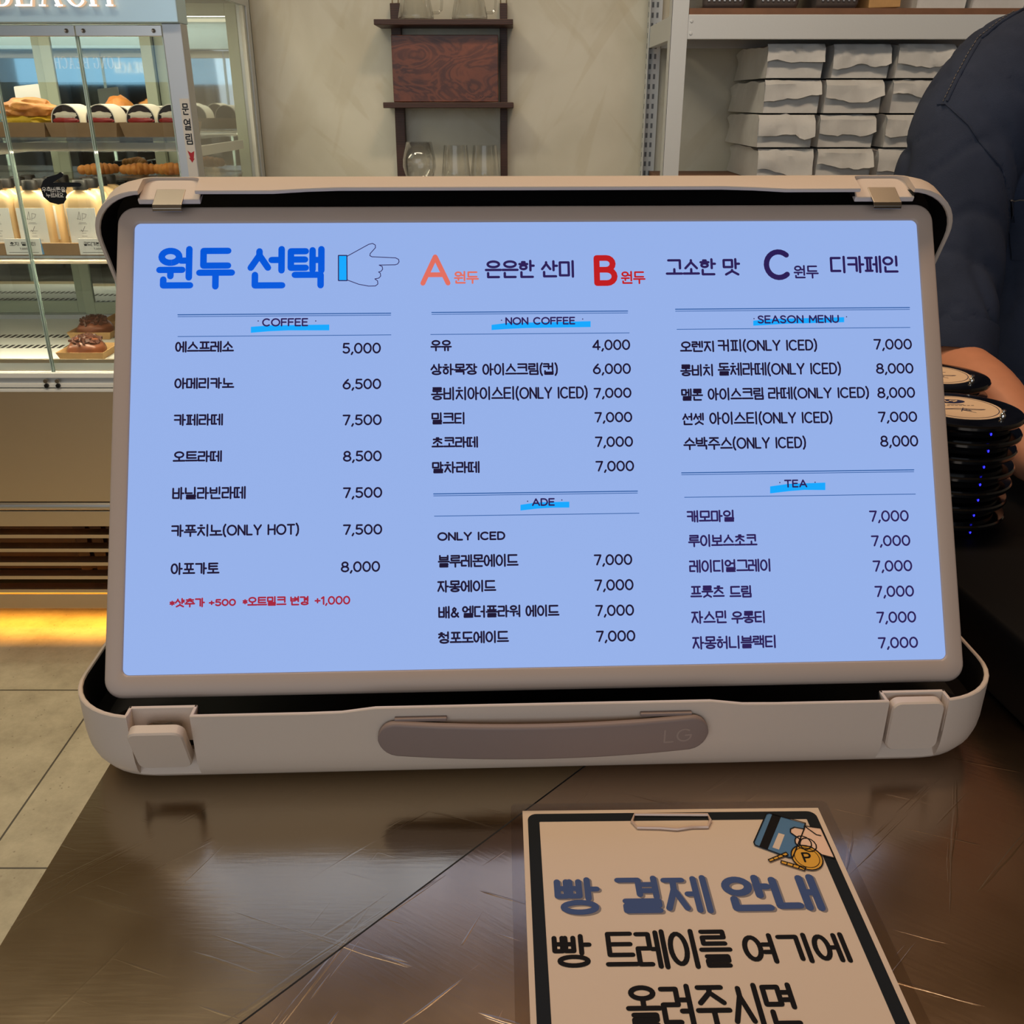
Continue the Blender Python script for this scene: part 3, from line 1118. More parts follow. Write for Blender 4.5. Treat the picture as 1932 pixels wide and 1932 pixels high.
bz = MB()
bw, bh, bcy = PW + 0.027, PH + 0.0305, -0.0015
O = lambda i, w, r: [sput(u, v, w) for u, v in rrect(bw - 2 * i, bh - 2 * i, r, 8, 0, bcy)]
I = lambda i, w, r: [sput(u, v, w) for u, v in rrect(PW - 2 * i, PH - 2 * i, r, 8)]
bz.loft([O(0.010, -0.030, 0.010), O(0.003, -0.028, 0.012), O(0, -0.024, 0.0135), O(0, -0.0022, 0.0135), O(0.0008, -0.0006, 0.013), O(0.0022, 0, 0.012),
         I(-0.0022, 0, 0.0062), I(-0.0012, -0.0004, 0.0052), I(-0.0006, -0.0016, 0.0048)], cap1=True)
M['bezel'] = mat('bezel_plastic', srgb(190, 170, 157), 0.38, spec=0.4)
pn = bz.build('display_panel', M['bezel'], scr, angle=40)
s_ = MB()
s_.loft([I(-0.0004, -0.0015, 0.0046), I(-0.0004, -0.0011, 0.0046)])
sc = s_.build('lit_display', M['screen'], pn, smooth=False)
arm = MB().tube([(0, 0.26, 0.032), (0, 0.26, 0.09), (0, 0.18, 0.16), tuple(sput(0, -0.02, -0.03))], [0.03, 0.03, 0.026, 0.026], 16)
arm.lathe([(0.0, 0.029), (0.07, 0.029), (0.07, 0.036), (0.0, 0.036)], (0, 0.26, 0), 24)
arm.build('support_arm', M['lining'], scr)

TX = {k: MB() for k in ('ink', 'ink2', 'blue', 'sky', 'rule', 'salmon', 'red', 'red2')}
WT = -0.0008
PXM = 1.0 / 2530.0


def tput(u, v, e=0.0):
    return sput(u, v, WT + e)


def sx_at(px, py, v):
    """screen x where the photo column px crosses the row at screen height v"""
    u = 0
    for _ in range(4):
        u, vv = disp(px, py)
        py += (vv - v) / PXM
    return u


def line(text, x0, y1, x1, y0, w=3.4, col='ink'):
    """photo pixels: left x0, baseline y1 at the left end, right x1, top y0"""
    u0, v0 = disp(x0, y1)
    _, vt = disp(x0, y0)
    u1 = sx_at(x1, y1 - 0.012 * (x1 - x0), v0)
    write(TX[col], text, u0, v0, u1, vt - v0, w * PXM, tput)


def price(text, x0, y1, x1, y0, col='ink'):
    line(text, x0, y1 + 3.5, x1, y0, 3.3, col)


def rule(a, b, col, w):
    (u0, v0), (u1, v1) = disp(*a), disp(*b)
    v1 = v0 = (v0 + v1) / 2
    r_ = MB()
    ribbon(r_, [(u0, v0), (u1, v1)], w * PXM, tput, 6)
    r_.build('menu_rule', M[col], pn, smooth=False)


def hl(pts):
    p = [disp(*a) for a in pts]
    MB().add([sput(u, v, WT - 0.0001) for u, v in p], [tuple(range(len(p)))]).build('menu_highlight', M['sky'], pn, smooth=False)


def head(text, x0, y1, x1, y0, dots):
    line(text, x0, y1, x1, y0, 2.9, 'ink2')
    for d in dots:
        ribbon(TX['ink2'], [disp(*d)], 2.4 * PXM, tput)


# heading row
for t, x0, x1 in (('원', 293, 364), ('두', 368.7, 442.6), ('선', 465.8, 538), ('택', 541.7, 612)):
    line(t, x0, 544, x1, 465.5, 12.5, 'blue')
line('A', 793, 540, 850, 475.6, 9.5, 'salmon')
line('원두', 856.5, 534.6, 903.6, 511, 3.4, 'salmon')
line('은은한', 914.8, 524.5, 1009.7, 490.6, 4.8, 'ink2')
line('산미', 1021, 523, 1083.5, 491, 4.8, 'ink2')
line('B', 1121.5, 540.5, 1166, 477, 11.5, 'red')
line('원두', 1172, 535, 1218.6, 511, 3.4, 'red')
line('고소한', 1256.5, 519.5, 1352.5, 487.5, 4.8, 'ink2')
line('맛', 1364.6, 519.4, 1398, 487, 4.8, 'ink2')
line('C', 1443, 529.6, 1491.6, 466, 10.5, 'ink2')
line('원두', 1498.5, 524.6, 1546, 500, 3.4, 'ink2')
line('디카페인', 1567.5, 514.5, 1696.5, 482.6, 4.8, 'ink2')
# pointing hand icon
hand_px = [(1500, 285), (1640, 208), (1665, 202), (1683, 212), (1684, 230), (1650, 268), (1648, 282), (1662, 289), (1815, 296), (1835, 306), (1838, 322), (1828, 336), (1812, 341),
           (1708, 343), (1728, 352), (1731, 370), (1720, 384), (1704, 388), (1716, 396), (1718, 415), (1706, 428), (1680, 433), (1698, 446), (1700, 466), (1684, 479),
           (1640, 480), (1575, 468), (1500, 440)]
ribbon(TX['ink2'], [disp(220 + x / 3.45, 400 + y / 3.45) for x, y in hand_px], 1.5 * PXM, tput, 6)
cf = [disp(220 + x / 3.45, 400 + y / 3.45) for x, y in ((1443, 280), (1498, 280), (1499, 444), (1443, 444))]
MB().add([sput(u, v, WT - 0.0001) for u, v in cf], [(0, 1, 2, 3)]).build('hand_icon_cuff', M['sky'], pn, smooth=False)
ribbon(TX['ink2'], cf + [cf[0]], 2.0 * PXM, tput, 6)
# rules
for a, b, c, d in (((335, 591.5), (737, 592), (335, 632.8), (737.5, 632.8)), ((814.6, 589.5), (1184.5, 585.5), (812.5, 631), (1187.5, 627)),
                   ((818, 932), (1203, 926), (819.5, 974), (1206, 967.7)), ((1275, 585), (1716.8, 577.4), (1277.7, 623), (1717.7, 615)),
                   ((1286.4, 893), (1725, 885), (1292, 939), (1728, 931))):
    rule(a, b, 'rule', 1.9)
    rule((a[0], a[1] + 3.6), (b[0], b[1] + 3.6), 'rule', 1.2)
    rule(c, d, 'rule', 1.3)
P1 = lambda L: [(220 + x / 3.45, 400 + y / 3.45) for x, y in L]
P2 = lambda L: [(760 + x / 3.864, 400 + y / 3.864) for x, y in L]
P3 = lambda L: [(1240 + x / 3.45, 400 + y / 3.45) for x, y in L]
P5 = lambda L: [(760 + x / 3.864, 800 + y / 3.864) for x, y in L]
P6 = lambda L: [(1240 + x / 3.45, 800 + y / 3.45) for x, y in L]
hl(P1([(872, 745), (1000, 735), (1383, 730), (1383, 768), (1120, 768), (990, 774), (872, 784)]))
hl(P2([(647, 820), (760, 806), (1370, 793), (1370, 836), (900, 843), (760, 850), (647, 858)]))
hl(P3([(627, 705), (720, 694), (1220, 682), (1220, 715), (850, 725), (627, 738)]))
hl(P5([(858, 588), (980, 570), (1215, 565), (1215, 608), (1090, 609), (980, 616), (858, 630)]))
hl(P6([(737, 405), (860, 388), (1097, 380), (1097, 429), (960, 428), (860, 436), (737, 451)]))
head('COFFEE', 494, 616, 581, 599, P1([(920, 707), (1295, 707)]))
head('NON COFFEE', 953.6, 613, 1085.6, 597, P2([(720, 787), (1312, 778)]))
head('SEASON MENU', 1430, 610.3, 1584, 593.5, P3([(632, 692), (1235, 680)]))
head('ADE', 1003.8, 955, 1047, 939, P5([(910, 562), (1160, 553)]))
head('TEA', 1480.6, 920.3, 1524, 903.8, P6([(800, 380), (1030, 378)]))
# column one
for t, x0, x1, y0, y1, p, a0, a1, b0, b1 in (
        ('에스프레소', 329.5, 441, 643.5, 664.5, '5,000', 646, 718.5, 645, 664), ('아메리카노', 328, 441.5, 712.5, 733.5, '6,500', 646, 719, 713, 731.5),
        ('카페라떼', 327, 420, 781, 803, '7,500', 646, 720, 780.6, 799.5), ('오트라떼', 325, 418, 850.7, 872, '8,500', 646.7, 720, 849, 868),
        ('바닐라빈라떼', 324, 463, 919, 942.6, '7,500', 646.7, 721, 918, 937), ('카푸치노(ONLY HOT)', 322, 564, 990, 1013, '7,500', 646.7, 721, 988, 1006.5),
        ('아포가토', 321, 413.6, 1062, 1084.6, '8,000', 642.6, 717, 1058, 1077)):
    line(t, x0, y1, x1, y0)
    price(p, a0, b1, a1, b0)
line('*샷추가', 319, 1146.5, 386, 1129, 3.0, 'red2')
line('+500', 393, 1144.5, 444.6, 1129.5, 3.0, 'red2')
line('*오트밀크', 457, 1144, 540, 1126, 3.0, 'red2')
line('변경', 547, 1142.5, 582, 1125, 3.0, 'red2')
line('+1,000', 593, 1142, 660.6, 1124, 3.0, 'red2')
# column two
for t, x0, x1, y0, y1 in (('우유', 812, 852.6, 640.7, 662), ('상하목장', 812, 901, 686, 707.5), ('아이스크림(컵)', 910, 1053, 685, 708), ('롱비치아이스티(ONLY ICED)', 813, 1109.4, 730, 755),
                          ('밀크티', 814, 876.5, 778, 800.6), ('초코라떼', 814, 902, 824, 845), ('말차라떼', 815, 905, 871, 893), ('ONLY ICED', 825, 953.6, 1003, 1021),
                          ('블루레몬에이드', 826, 978.7, 1047, 1071), ('자몽에이드', 825, 936.5, 1095.5, 1118), ('배&', 826.8, 866.6, 1144, 1167), ('엘더플라워', 871.8, 982, 1143, 1166),
                          ('에이드', 991.6, 1056, 1141.5, 1164), ('청포도에이드', 826.5, 960.6, 1192, 1215)):
    line(t, x0, y1, x1, y0)
for t, x0, x1, y0, y1 in (('4,000', 1117.7, 1189.6, 639, 657.5), ('6,000', 1119, 1191, 684, 702.8), ('7,000', 1120.5, 1192, 730, 748), ('7,000', 1122, 1193.5, 775.8, 794),
                          ('7,000', 1123, 1195, 822, 840.5), ('7,000', 1124, 1197, 868, 886.7), ('7,000', 1121, 1193.5, 1044.6, 1064), ('7,000', 1122, 1196, 1092, 1112),
                          ('7,000', 1123.6, 1197, 1140, 1160), ('7,000', 1125, 1199.4, 1188.7, 1208.5)):
    price(t, x0, y1, x1, y0)
# column three
for t, x0, x1, y0, y1, p, a0, a1, b0, b1 in (
        ('오렌지', 1283.5, 1348, 643, 664, '7,000', 1649.6, 1722, 637.7, 656.5), ('롱비치', 1284, 1346, 687, 709.6, '8,000', 1654, 1725, 683.5, 702),
        ('멜론', 1286, 1327.5, 733, 756, '8,000', 1656.5, 1728, 729, 748), ('선셋', 1288, 1329, 779, 802, '7,000', 1658, 1732, 775, 793.6),
        ('수박주스(ONLY ICED)', 1290, 1522, 824.6, 848.7, '8,000', 1662, 1734, 820, 840)):
    line(t, x0, y1, x1, y0)
    price(p, a0, b1, a1, b0)
for t, x0, x1, y0, y1 in (('커피(ONLY ICED)', 1355, 1543, 640, 663), ('돌체라떼(ONLY ICED)', 1355, 1588, 684, 708.5), ('아이스크림', 1336, 1442, 731.5, 755), ('라떼(ONLY ICED)', 1450, 1641, 730, 753),
                          ('아이스티(ONLY ICED)', 1339, 1572, 777, 801)):
    line(t, x0, y1, x1, y0)
for t, x0, x1, y0, y1, a0, a1, b0, b1 in (
        ('캐모마일', 1296.5, 1386, 963, 985.5, 1641.4, 1716, 961.7, 981.7), ('루이보스초코', 1299, 1430, 1008.7, 1032, 1645, 1719, 1008.7, 1028),
        ('레이디얼그레이', 1301, 1454.5, 1056.5, 1080.6, 1648, 1722.6, 1056, 1076), ('프룻츠', 1303, 1368, 1105, 1128.5, 1651.6, 1726, 1104, 1124),
        ('자스민', 1305, 1372, 1153, 1177, 1655, 1730, 1152.8, 1173), ('자몽허니블랙티', 1307, 1464.6, 1201, 1225.5, 1658, 1733.6, 1201, 1221)):
    line(t, x0, y1, x1, y0, 3.4, 'ink2')
    price('7,000', a0, b1, a1, b0, 'ink2')
line('드림', 1377, 1128, 1419, 1105, 3.4, 'ink2')
line('우롱티', 1380.6, 1176.5, 1444, 1153, 3.4, 'ink2')
for k, nm in (('ink', 'menu_text'), ('ink2', 'menu_text'), ('blue', 'menu_heading'), ('salmon', 'menu_heading'), ('red', 'menu_heading'), ('red2', 'menu_note')):
    TX[k].build(nm, M[k], pn, smooth=False)

# ------------------------------------------------------------------ laminated notice on the counter
tl, tr = PZ(985.7, 1531.8, CZ), PZ(1543, 1526, CZ)
NR = math.atan2(tr.y - tl.y, tr.x - tl.x)
NW_ = (tr - tl).length
NH_ = NW_ * 1.40
nt_ = thing('payment_notice', 'laminated bread payment notice lying on the steel counter before the screen', 'sign', tl, NR)
NI = (Matrix.Translation(tl) @ Matrix.Rotation(NR, 4, 'Z')).inverted()


def npx(px, py):
    p = NI @ PZ(px, py, CZ)
    return p.x, p.y


def nput(z):
    return lambda u, v, e=0.0: (u, v, z + e)


fl = MB().prism(rrect(NW_ + 0.016, NH_ + 0.016, 0.004, 4, NW_ / 2, -NH_ / 2), 0.0001, 0.0005)
M['film'] = glass('laminate_film', (0.93, 0.91, 0.89), 0.02, 0.28, 0.15)
fl.build('laminate_film', M['film'], nt_, smooth=False)
MB().prism([(0, 0), (NW_, 0), (NW_, -NH_), (0, -NH_)][::-1], 0.0005, 0.0009).build('paper_sheet', M['paper'], nt_, smooth=False)
# printed border: a rounded frame, 8 mm in from the edge
br = MB()
i0, th = 0.0034, 0.0078
for i in range(1):
    o1 = rrect(NW_ - 2 * i0, NH_ - 2 * i0, 0.006, 6, NW_ / 2, -NH_ / 2)
    o2 = rrect(NW_ - 2 * i0 - 2 * th, NH_ - 2 * i0 - 2 * th, 0.0008, 6, NW_ / 2, -NH_ / 2)
    n = len(o1)
    br.add([(u, v, 0.00105) for u, v in o1] + [(u, v, 0.00105) for u, v in o2], [(k, (k + 1) % n, n + (k + 1) % n, n + k) for k in range(n)])
br.build('printed_border', M['notice_border'], nt_, smooth=False)


def nline(mb, text, x0, x1, y0, y1, w, z, dx=0.0, dy=0.0, aspect=1.0):
    u0, v0 = npx(x0, y1)
    u1, _ = npx(x1, y1)
    _, vt = npx(x0, y0)
    write(mb, text, u0 + dx, v0 + dy, u1 + dx, vt - v0, w, nput(z))


hb, hs, ht = MB(), MB(), MB()
for t, x0, x1, y0, y1 in (('빵', 1049, 1138, 1660, 1729), ('결제', 1168, 1348, 1657, 1726), ('안내', 1374, 1560, 1655, 1722)):
    ww = 0.0050 if t == '안내' else 0.0040
    nline(hs, t, x0, x1, y0, y1, ww, 0.00100, 0.0012, -0.0010)
    nline(hb, t, x0, x1, y0, y1, ww, 0.00110)
for t, x0, x1, y0, y1 in (('빵', 1044, 1121, 1767, 1829), ('트레이를', 1144, 1392, 1759, 1831), ('여기에', 1409, 1611, 1765, 1820), ('올려주시면', 1186, 1518, 1862, 1942)):
    nline(ht, t, x0, x1, y0, y1, 0.0030, 0.00110)
hs.build('printed_heading_shade', M['notice_shadow'], nt_, smooth=False)
hb.build('printed_heading', M['notice_blue'], nt_, smooth=False)
ht.build('printed_text', M['notice_black'], nt_, smooth=False)
# printed picture: a hand paying with a card, and coins
C7 = lambda L: [npx(960 + x / 2.415, 1480 + y / 2.415) for x, y in L]
ic = MB()


def flat(pts, z, mi):
    ic.add([(u, v, z) for u, v in pts], [tuple(range(len(pts)))], mi)


def outl(pts, w=0.0008, closed=True, z=0.00175):
    ribbon(ic, pts + ([pts[0]] if closed else []), w, nput(z), 6, 1)


card = C7([(1185, 138), (1350, 185), (1345, 210), (1292, 342), (1275, 342), (1120, 285), (1115, 272), (1172, 142)])
flat(card, 0.00120, 0)
outl(card)
flat(C7([(1200, 140), (1240, 152), (1178, 304), (1140, 290)]), 0.00130, 1)
flat(C7([(1228, 228), (1256, 236), (1230, 304), (1200, 294)]), 0.00130, 2)
hand = C7([(1345, 198), (1420, 208), (1484, 345), (1425, 330), (1375, 292), (1350, 290), (1322, 285), (1330, 262), (1282, 228), (1282, 212), (1300, 204), (1345, 212)])
flat(hand, 0.00140, 3)
outl(hand)
outl(C7([(1345, 198), (1400, 238), (1420, 242)]), closed=False)
for fx, fy in ((1340, 274), (1362, 284)):
    u, v = C7([(fx, fy)])[0]
    e = ell(u, v, 0.0052, 0.0062, 14)
    flat(e[:-1], 0.00150 + (fx - 1340) * 2e-6, 3)
    outl(e[:-1])
u, v = C7([(1357, 342)])[0]
ce = ell(u, v, 0.0098, 0.0110, 24)
flat(ce[:-1], 0.00155, 4)
outl(ce[:-1])
outl(ell(u, v, 0.0078, 0.0088, 24)[:-1], 0.0004)
for st in LAT['P'][0]:
    ribbon(ic, [(u - 0.0022 + a * 0.0075, v - 0.0036 + b * 0.0075) for a, b in st], 0.0013, nput(0.00176), 6, 1)
for pts in ([(1180, 352), (1262, 318), (1272, 330), (1190, 362)], [(1240, 356), (1352, 388), (1346, 402), (1238, 368)]):
    p = C7(pts)
    flat(p, 0.00160, 4)
    outl(p, 0.0007)
    for k in (0.25, 0.5, 0.75):
        a = Vector(p[0]).lerp(Vector(p[1]), k)
        b = Vector(p[3]).lerp(Vector(p[2]), k)
        ribbon(ic, [tuple(a), tuple(b)], 0.0006, nput(0.00176), 6, 1)
ic.build('printed_picture', [M['card_blue'], M['notice_black'], M['paper'], M['print_skin'], M['coin']], nt_, smooth=False)
ck = C7([(572, 148), (905, 150), (918, 176), (905, 205), (830, 206), (765, 216), (690, 210), (585, 208), (560, 180)])
M['clip'] = mat('clip_plastic', srgb(206, 178, 160), 0.15, spec=0.8)
MB().tube([(u, v, 0.0022) for u, v in ck], 0.0011, 6, closed=True).build('hanging_clip', M['clip'], nt_)


# ------------------------------------------------------------------ glass bakery display case
def root_of(o):
    while o.parent:
        o = o.parent
    return o


def wb(mb, name, mats, parent, **k):
    """build a part whose points are given in room coordinates"""
    L = root_of(parent).location
    mb.v = [(a - L.x, b - L.y, c - L.z) for a, b, c in mb.v]
    return mb.build(name, mats, parent, **k)


XL, XR, YF, YB = -1.96, -0.707, 2.28, 2.90
dc = thing('bakery_display_case', 'tall glass bakery case with a lit name sign, against the plaster wall', 'display case', (-1.33, 2.59, 0))
S = lambda *a: MB().span(*a)
wb(S((XL, YF - 0.016, 1.4985), (XR + 0.001, YF + 0.05, 1.66)), 'header_panel', M['header'], dc, smooth=False, bevel=0.002)
wb(S((XL, YF + 0.05, 1.60), (XR, YB, 1.66)), 'roof_panel', M['alu'], dc, smooth=False)
# lit letters on the header
SERIF = {}


def seg(a, b, w):
    a, b = Vector(a), Vector(b)
    d = (b - a).normalized()
    n = Vector((-d.y, d.x)) * w / 2
    return [tuple(a + n), tuple(a - n), tuple(b - n), tuple(b + n)]


def rc(x0, y0, x1, y1):
    return [(x0, y0), (x1, y0), (x1, y1), (x0, y1)]


def arcpoly(cx, cy, rx, ry, t_side, t_end, a0, a1, n=14):
    """crescent strips of an arc, thick at the sides and thin at top and bottom"""
    out = []
    for i in range(n):
        qs = []
        for a in (a0 + (a1 - a0) * i / n, a0 + (a1 - a0) * (i + 1) / n):
            t = t_end + (t_side - t_end) * abs(math.cos(a)) ** 1.3
            c, s = math.cos(a), math.sin(a)
            qs.append(((cx + rx * c, cy + ry * s), (cx + (rx - t) * c, cy + (ry - t * 0.9) * s)))
        out.append([qs[0][0], qs[1][0], qs[1][1], qs[0][1]])
    return out


TK, TN = .15, .055
stem = lambda x: [rc(x - TK / 2, 0, x + TK / 2, 1), rc(x - .14, 0, x + .14, .05), rc(x - .14, .95, x + .14, 1)]
SERIF['L'] = stem(.16) + [rc(.16, 0, .66, TN), [(.60, 0), (.66, 0), (.70, .26), (.66, .26)]]
SERIF['E'] = stem(.16) + [rc(.16, 0, .66, TN), [(.58, 0), (.66, 0), (.72, .26), (.68, .26)], rc(.16, .95, .64, 1), [(.58, 1), (.64, 1), (.66, .76), (.62, .76)], rc(.2, .49, .46, .54), rc(.44, .40, .48, .63)]
SERIF['H'] = stem(.16) + stem(.78) + [rc(.16, .49, .78, .54)]
SERIF['A'] = [seg((.10, .0), (.44, 1.0), TN), seg((.76, .0), (.42, 1.0), TK), rc(.22, .30, .66, .35), rc(-.02, 0, .24, .05), rc(.60, 0, .92, .05)]
SERIF['N'] = [rc(.13, 0, .19, 1), rc(.75, 0, .81, 1), seg((.15, 1), (.78, 0.02), TK), rc(.02, 0, .30, .05), rc(0, .95, .2, 1), rc(.64, .95, .92, 1)]
SERIF['O'] = arcpoly(.46, .5, .44, .52, .15, .05, 0, 2 * PI, 28)
SERIF['C'] = arcpoly(.46, .5, .44, .52, .15, .05, PI * .24, PI * 1.76, 22) + [rc(.76, .70, .80, .96)]
SERIF['G'] = SERIF['C'] + [rc(.68, .05, .82, .44), rc(.58, .40, .90, .45)]
SERIF['B'] = stem(.16) + [rc(.16, .95, .40, 1), rc(.16, .49, .42, .54), rc(.16, 0, .42, .05)] + arcpoly(.38, .745, .26, .255, .14, .05, -PI / 2, PI / 2, 10) + arcpoly(.40, .265, .32, .265, .15, .05, -PI / 2, PI / 2, 10)


def lit_letter(ch, x0, x1, z, h, y, depth, parent, flip=1):
    polys = SERIF[ch]
    xs = [p[0] for q in polys for p in q]
    a, b = min(xs), max(xs)
    face, side = MB(), MB()
    for k, q in enumerate(polys):
        pts = [(x0 + (u - a) / (b - a) * (x1 - x0), z + v * h) for u, v in q]
        side.prism(pts, 0, depth, lambda u, v, w: (u, y - flip * w, v))
        face.add([(u, y - flip * (depth + 0.0004 + 0.00003 * k), v) for u, v in pts], [tuple(range(len(pts)))])
    o = wb(side, 'lit_letter', M['sign_side'], parent, smooth=False)
    wb(face, 'letter_face', M['sign_lit'], o, smooth=False)


zl = PY(100, 11.5, YF - 0.03).z
for ch, a, b in (('B', -14, 22), ('E', 29, 64), ('A', 74, 119), ('C', 124, 162), ('H', 169, 214)):
    lit_letter(ch, PY(a, 12, YF - 0.03).x, PY(b, 12, YF - 0.03).x, zl, 0.062, YF - 0.017, 0.013, dc)
for i, ch in enumerate('LONG'):
    lit_letter(ch, -1.60 + i * 0.085, -1.54 + i * 0.085, zl, 0.062, YF - 0.017, 0.013, dc)

# corner posts, doors
wb(S((XR - 0.041, YF, 0.735), (XR, YF + 0.045, 1.4985)), 'corner_post', M['alu'], dc, smooth=False, bevel=0.0015)
wb(S((XL, YF, 0.735), (XL + 0.041, YF + 0.045, 1.4985)), 'corner_post', M['alu'], dc, smooth=False, bevel=0.0015)
wb(S((XR - 0.030, YB - 0.04, 0.735), (XR, YB, 1.60)), 'corner_post', M['alu'], dc, smooth=False, bevel=0.0015)
wb(S((XL, YB - 0.04, 0.735), (XL + 0.03, YB, 1.60)), 'corner_post', M['alu'], dc, smooth=False)
DX = [-0.750, -0.937, -1.128, -1.319, -1.510, -1.701, -1.915]
for i in range(len(DX) - 1):
    a, b = DX[i + 1] + 0.0012, DX[i] - 0.0012
    d = wb(S((a + 0.002, YF + 0.010, 0.722), (b - 0.002, YF + 0.016, 1.480)), 'glass_door', M['glass'], dc, smooth=False)
    wb(S((a, YF + 0.006, 1.474), (b, YF + 0.020, 1.4955)), 'clamp_rail', M['steel_light'], d, smooth=False, bevel=0.001)
    for x in (a, b - 0.002):
        wb(S((x, YF + 0.009, 0.722), (x + 0.002, YF + 0.017, 1.474)), 'polished_edge', M['edge_glass'], d, smooth=False)
    for x in (a + 0.017, b - 0.017):
        sw = MB().lathe([(0.0001, 0.0), (0.0040, 0.0), (0.0046, 0.0008), (0.0046, 0.002), (0.0030, 0.002), (0.0018, 0.0012), (0.0001, 0.0012)], (0, 0, 0), 14)
        sw.v = [(x + v[0], YF + 0.006 - v[2], 1.4845 + v[1]) for v in sw.v]
        wb(sw, 'screw', M['hook'], d)
    if i < 3:
        for x in (a + 0.013, b - 0.013):
            for zz in (0.7160, 0.7045):
                sw = MB().prism([(x + 0.0052 * math.cos(k * PI / 6), zz + 0.0052 * math.sin(k * PI / 6)) for k in range(12)], 0, 0.006, lambda u, v, w: (u, YF - 0.004 - w, v))
                wb(sw, 'door_roller', M['black'] if zz < .71 else M['hook'], d, smooth=False)
# sills
wb(S((XL, YF - 0.002, 0.7225), (XR, YF + 0.024, 0.7345)), 'front_sill', M['white_alu'], dc, smooth=False, bevel=0.001)
wb(S((XL, YF + 0.004, 0.7085), (XR, YF + 0.03, 0.7225)), 'front_sill', M['alu'], dc, smooth=False)
wb(S((XL, YF - 0.004, 0.6990), (XR, YF + 0.03, 0.7085)), 'front_sill', M['white_alu'], dc, smooth=False, bevel=0.001)
wb(S((XL, YF - 0.006, 0.6880), (XR, YF + 0.03, 0.6960)), 'front_sill', M['white_alu'], dc, smooth=False, bevel=0.0012)
# deck and its vent slots
wb(S((XL + 0.01, YF + 0.026, 0.735), (XR - 0.01, YB - 0.02, 0.753)), 'deck', M['white_alu'], dc, smooth=False)
wb(S((XL + 0.01, YF + 0.026, 0.736), (XR - 0.012, YF + 0.034, 0.762)), 'deck_edge', M['steel'], dc, smooth=False, bevel=0.001)
for ya in (2.46, 2.58):
    v = MB()
    for k in range(70):
        x = XL + 0.06 + k * 0.0165
        v.span((x, ya, 0.7531), (x + 0.0085, ya + 0.034, 0.7536))
    wb(v, 'vent_slots', M['blackout'], dc, smooth=False)
# back: sliding doors with frames and dark mirror glass
for k, (a, b) in enumerate(((-1.95, -1.60), (-1.60, -1.265), (-1.265, -0.965), (-0.965, -0.735))):
    fr = MB()
    y0 = 2.835 + 0.022 * (k % 2)
    fr.span((a, y0, 0.765), (a + 0.030, y0 + 0.018, 1.585)).span((b - 0.030, y0, 0.765), (b, y0 + 0.018, 1.585))
    fr.span((a + 0.030, y0, 0.765), (b - 0.030, y0 + 0.018, 0.800)).span((a + 0.030, y0, 1.555), (b - 0.030, y0 + 0.018, 1.585))
    f = wb(fr, 'rear_door_frame', M['green_alu'], dc, smooth=False, bevel=0.0015)
    wb(S((a + 0.030, y0 + 0.006, 0.800), (b - 0.030, y0 + 0.012, 1.555)), 'rear_door_pane', M['mirror_glass'], f, smooth=False)
wb(S((XL, YB - 0.006, 0.735), (XR, YB, 1.60)), 'back_sheet', M['green_alu'], dc, smooth=False)
wb(S((XL, 2.825, 0.753), (XR - 0.03, 2.885, 0.765)), 'rear_door_track', M['alu'], dc, smooth=False)
# right-hand end: glass pane with rails
wb(S((XR - 0.008, YF + 0.045, 0.735), (XR - 0.002, YB - 0.04, 1.60)), 'end_pane', M['glass'], dc, smooth=False)
wb(S((XR - 0.012, YF + 0.045, 1.578), (XR, YB - 0.04, 1.60)), 'end_rail', M['alu'], dc, smooth=False)
wb(S((XR - 0.012, YF + 0.045, 0.735), (XR, YB - 0.04, 0.765)), 'end_rail', M['alu'], dc, smooth=False)
wb(S((XR - 0.014, YB - 0.062, 0.765), (XR - 0.004, YB - 0.048, 1.578)), 'end_stile', M['white_alu'], dc, smooth=False)
# shelves
U0, U1 = 2.335, 2.80
wb(S((XL + 0.03, U0, 1.262), (XR - 0.045, U1, 1.269)), 'glass_shelf', M['acrylic'], dc, smooth=False)
wb(S((XL + 0.03, U0 - 0.008, 1.240), (XR - 0.045, U0 - 0.003, 1.2715)), 'shelf_price_rail', M['acrylic'], dc, smooth=False)
wb(S((XL + 0.03, 2.60, 1.158), (XR - 0.045, 2.825, 1.164)), 'glass_shelf', M['acrylic'], dc, smooth=False)
wb(S((XL + 0.03, 2.325, 1.008), (XR - 0.045, 2.825, 1.018)), 'bottle_shelf', M['white_alu'], dc, smooth=False)
wb(S((XL + 0.03, 2.318, 1.010), (XR - 0.045, 2.3245, 1.038)), 'shelf_lip', M['kraft_dark'], dc, smooth=False)  # brown colour stands in for a reflection along the shelf's front edge
wb(S((XL + 0.03, 2.316, 1.004), (XR - 0.045, 2.3245, 1.0095)), 'shelf_lip', M['alu'], dc, smooth=False)
for x in (-1.265, -0.75):
    for z in (1.225, 0.985):
        wb(S((x - 0.006, 2.40, z), (x + 0.006, 2.83, z + 0.022)), 'shelf_bracket', M['white_alu'], dc, smooth=False)
# light tubes; small steel channels added to hide the shelf tubes' glow
for (y, z) in ((YF + 0.075, 1.580), (2.352, 1.2500), (2.345, 0.9970)):
    wb(MB().tube([(XL + 0.05, y, z), (XR - 0.06, y, z)], 0.0050, 8), 'light_tube', M['led_tube'], dc)
    if z < 1.5:
        wb(S((XL + 0.03, y - 0.0110, z - 0.009), (XR - 0.045, y - 0.0080, z + 0.0085)), 'tube_glow_cover', M['steel'], dc, smooth=False)
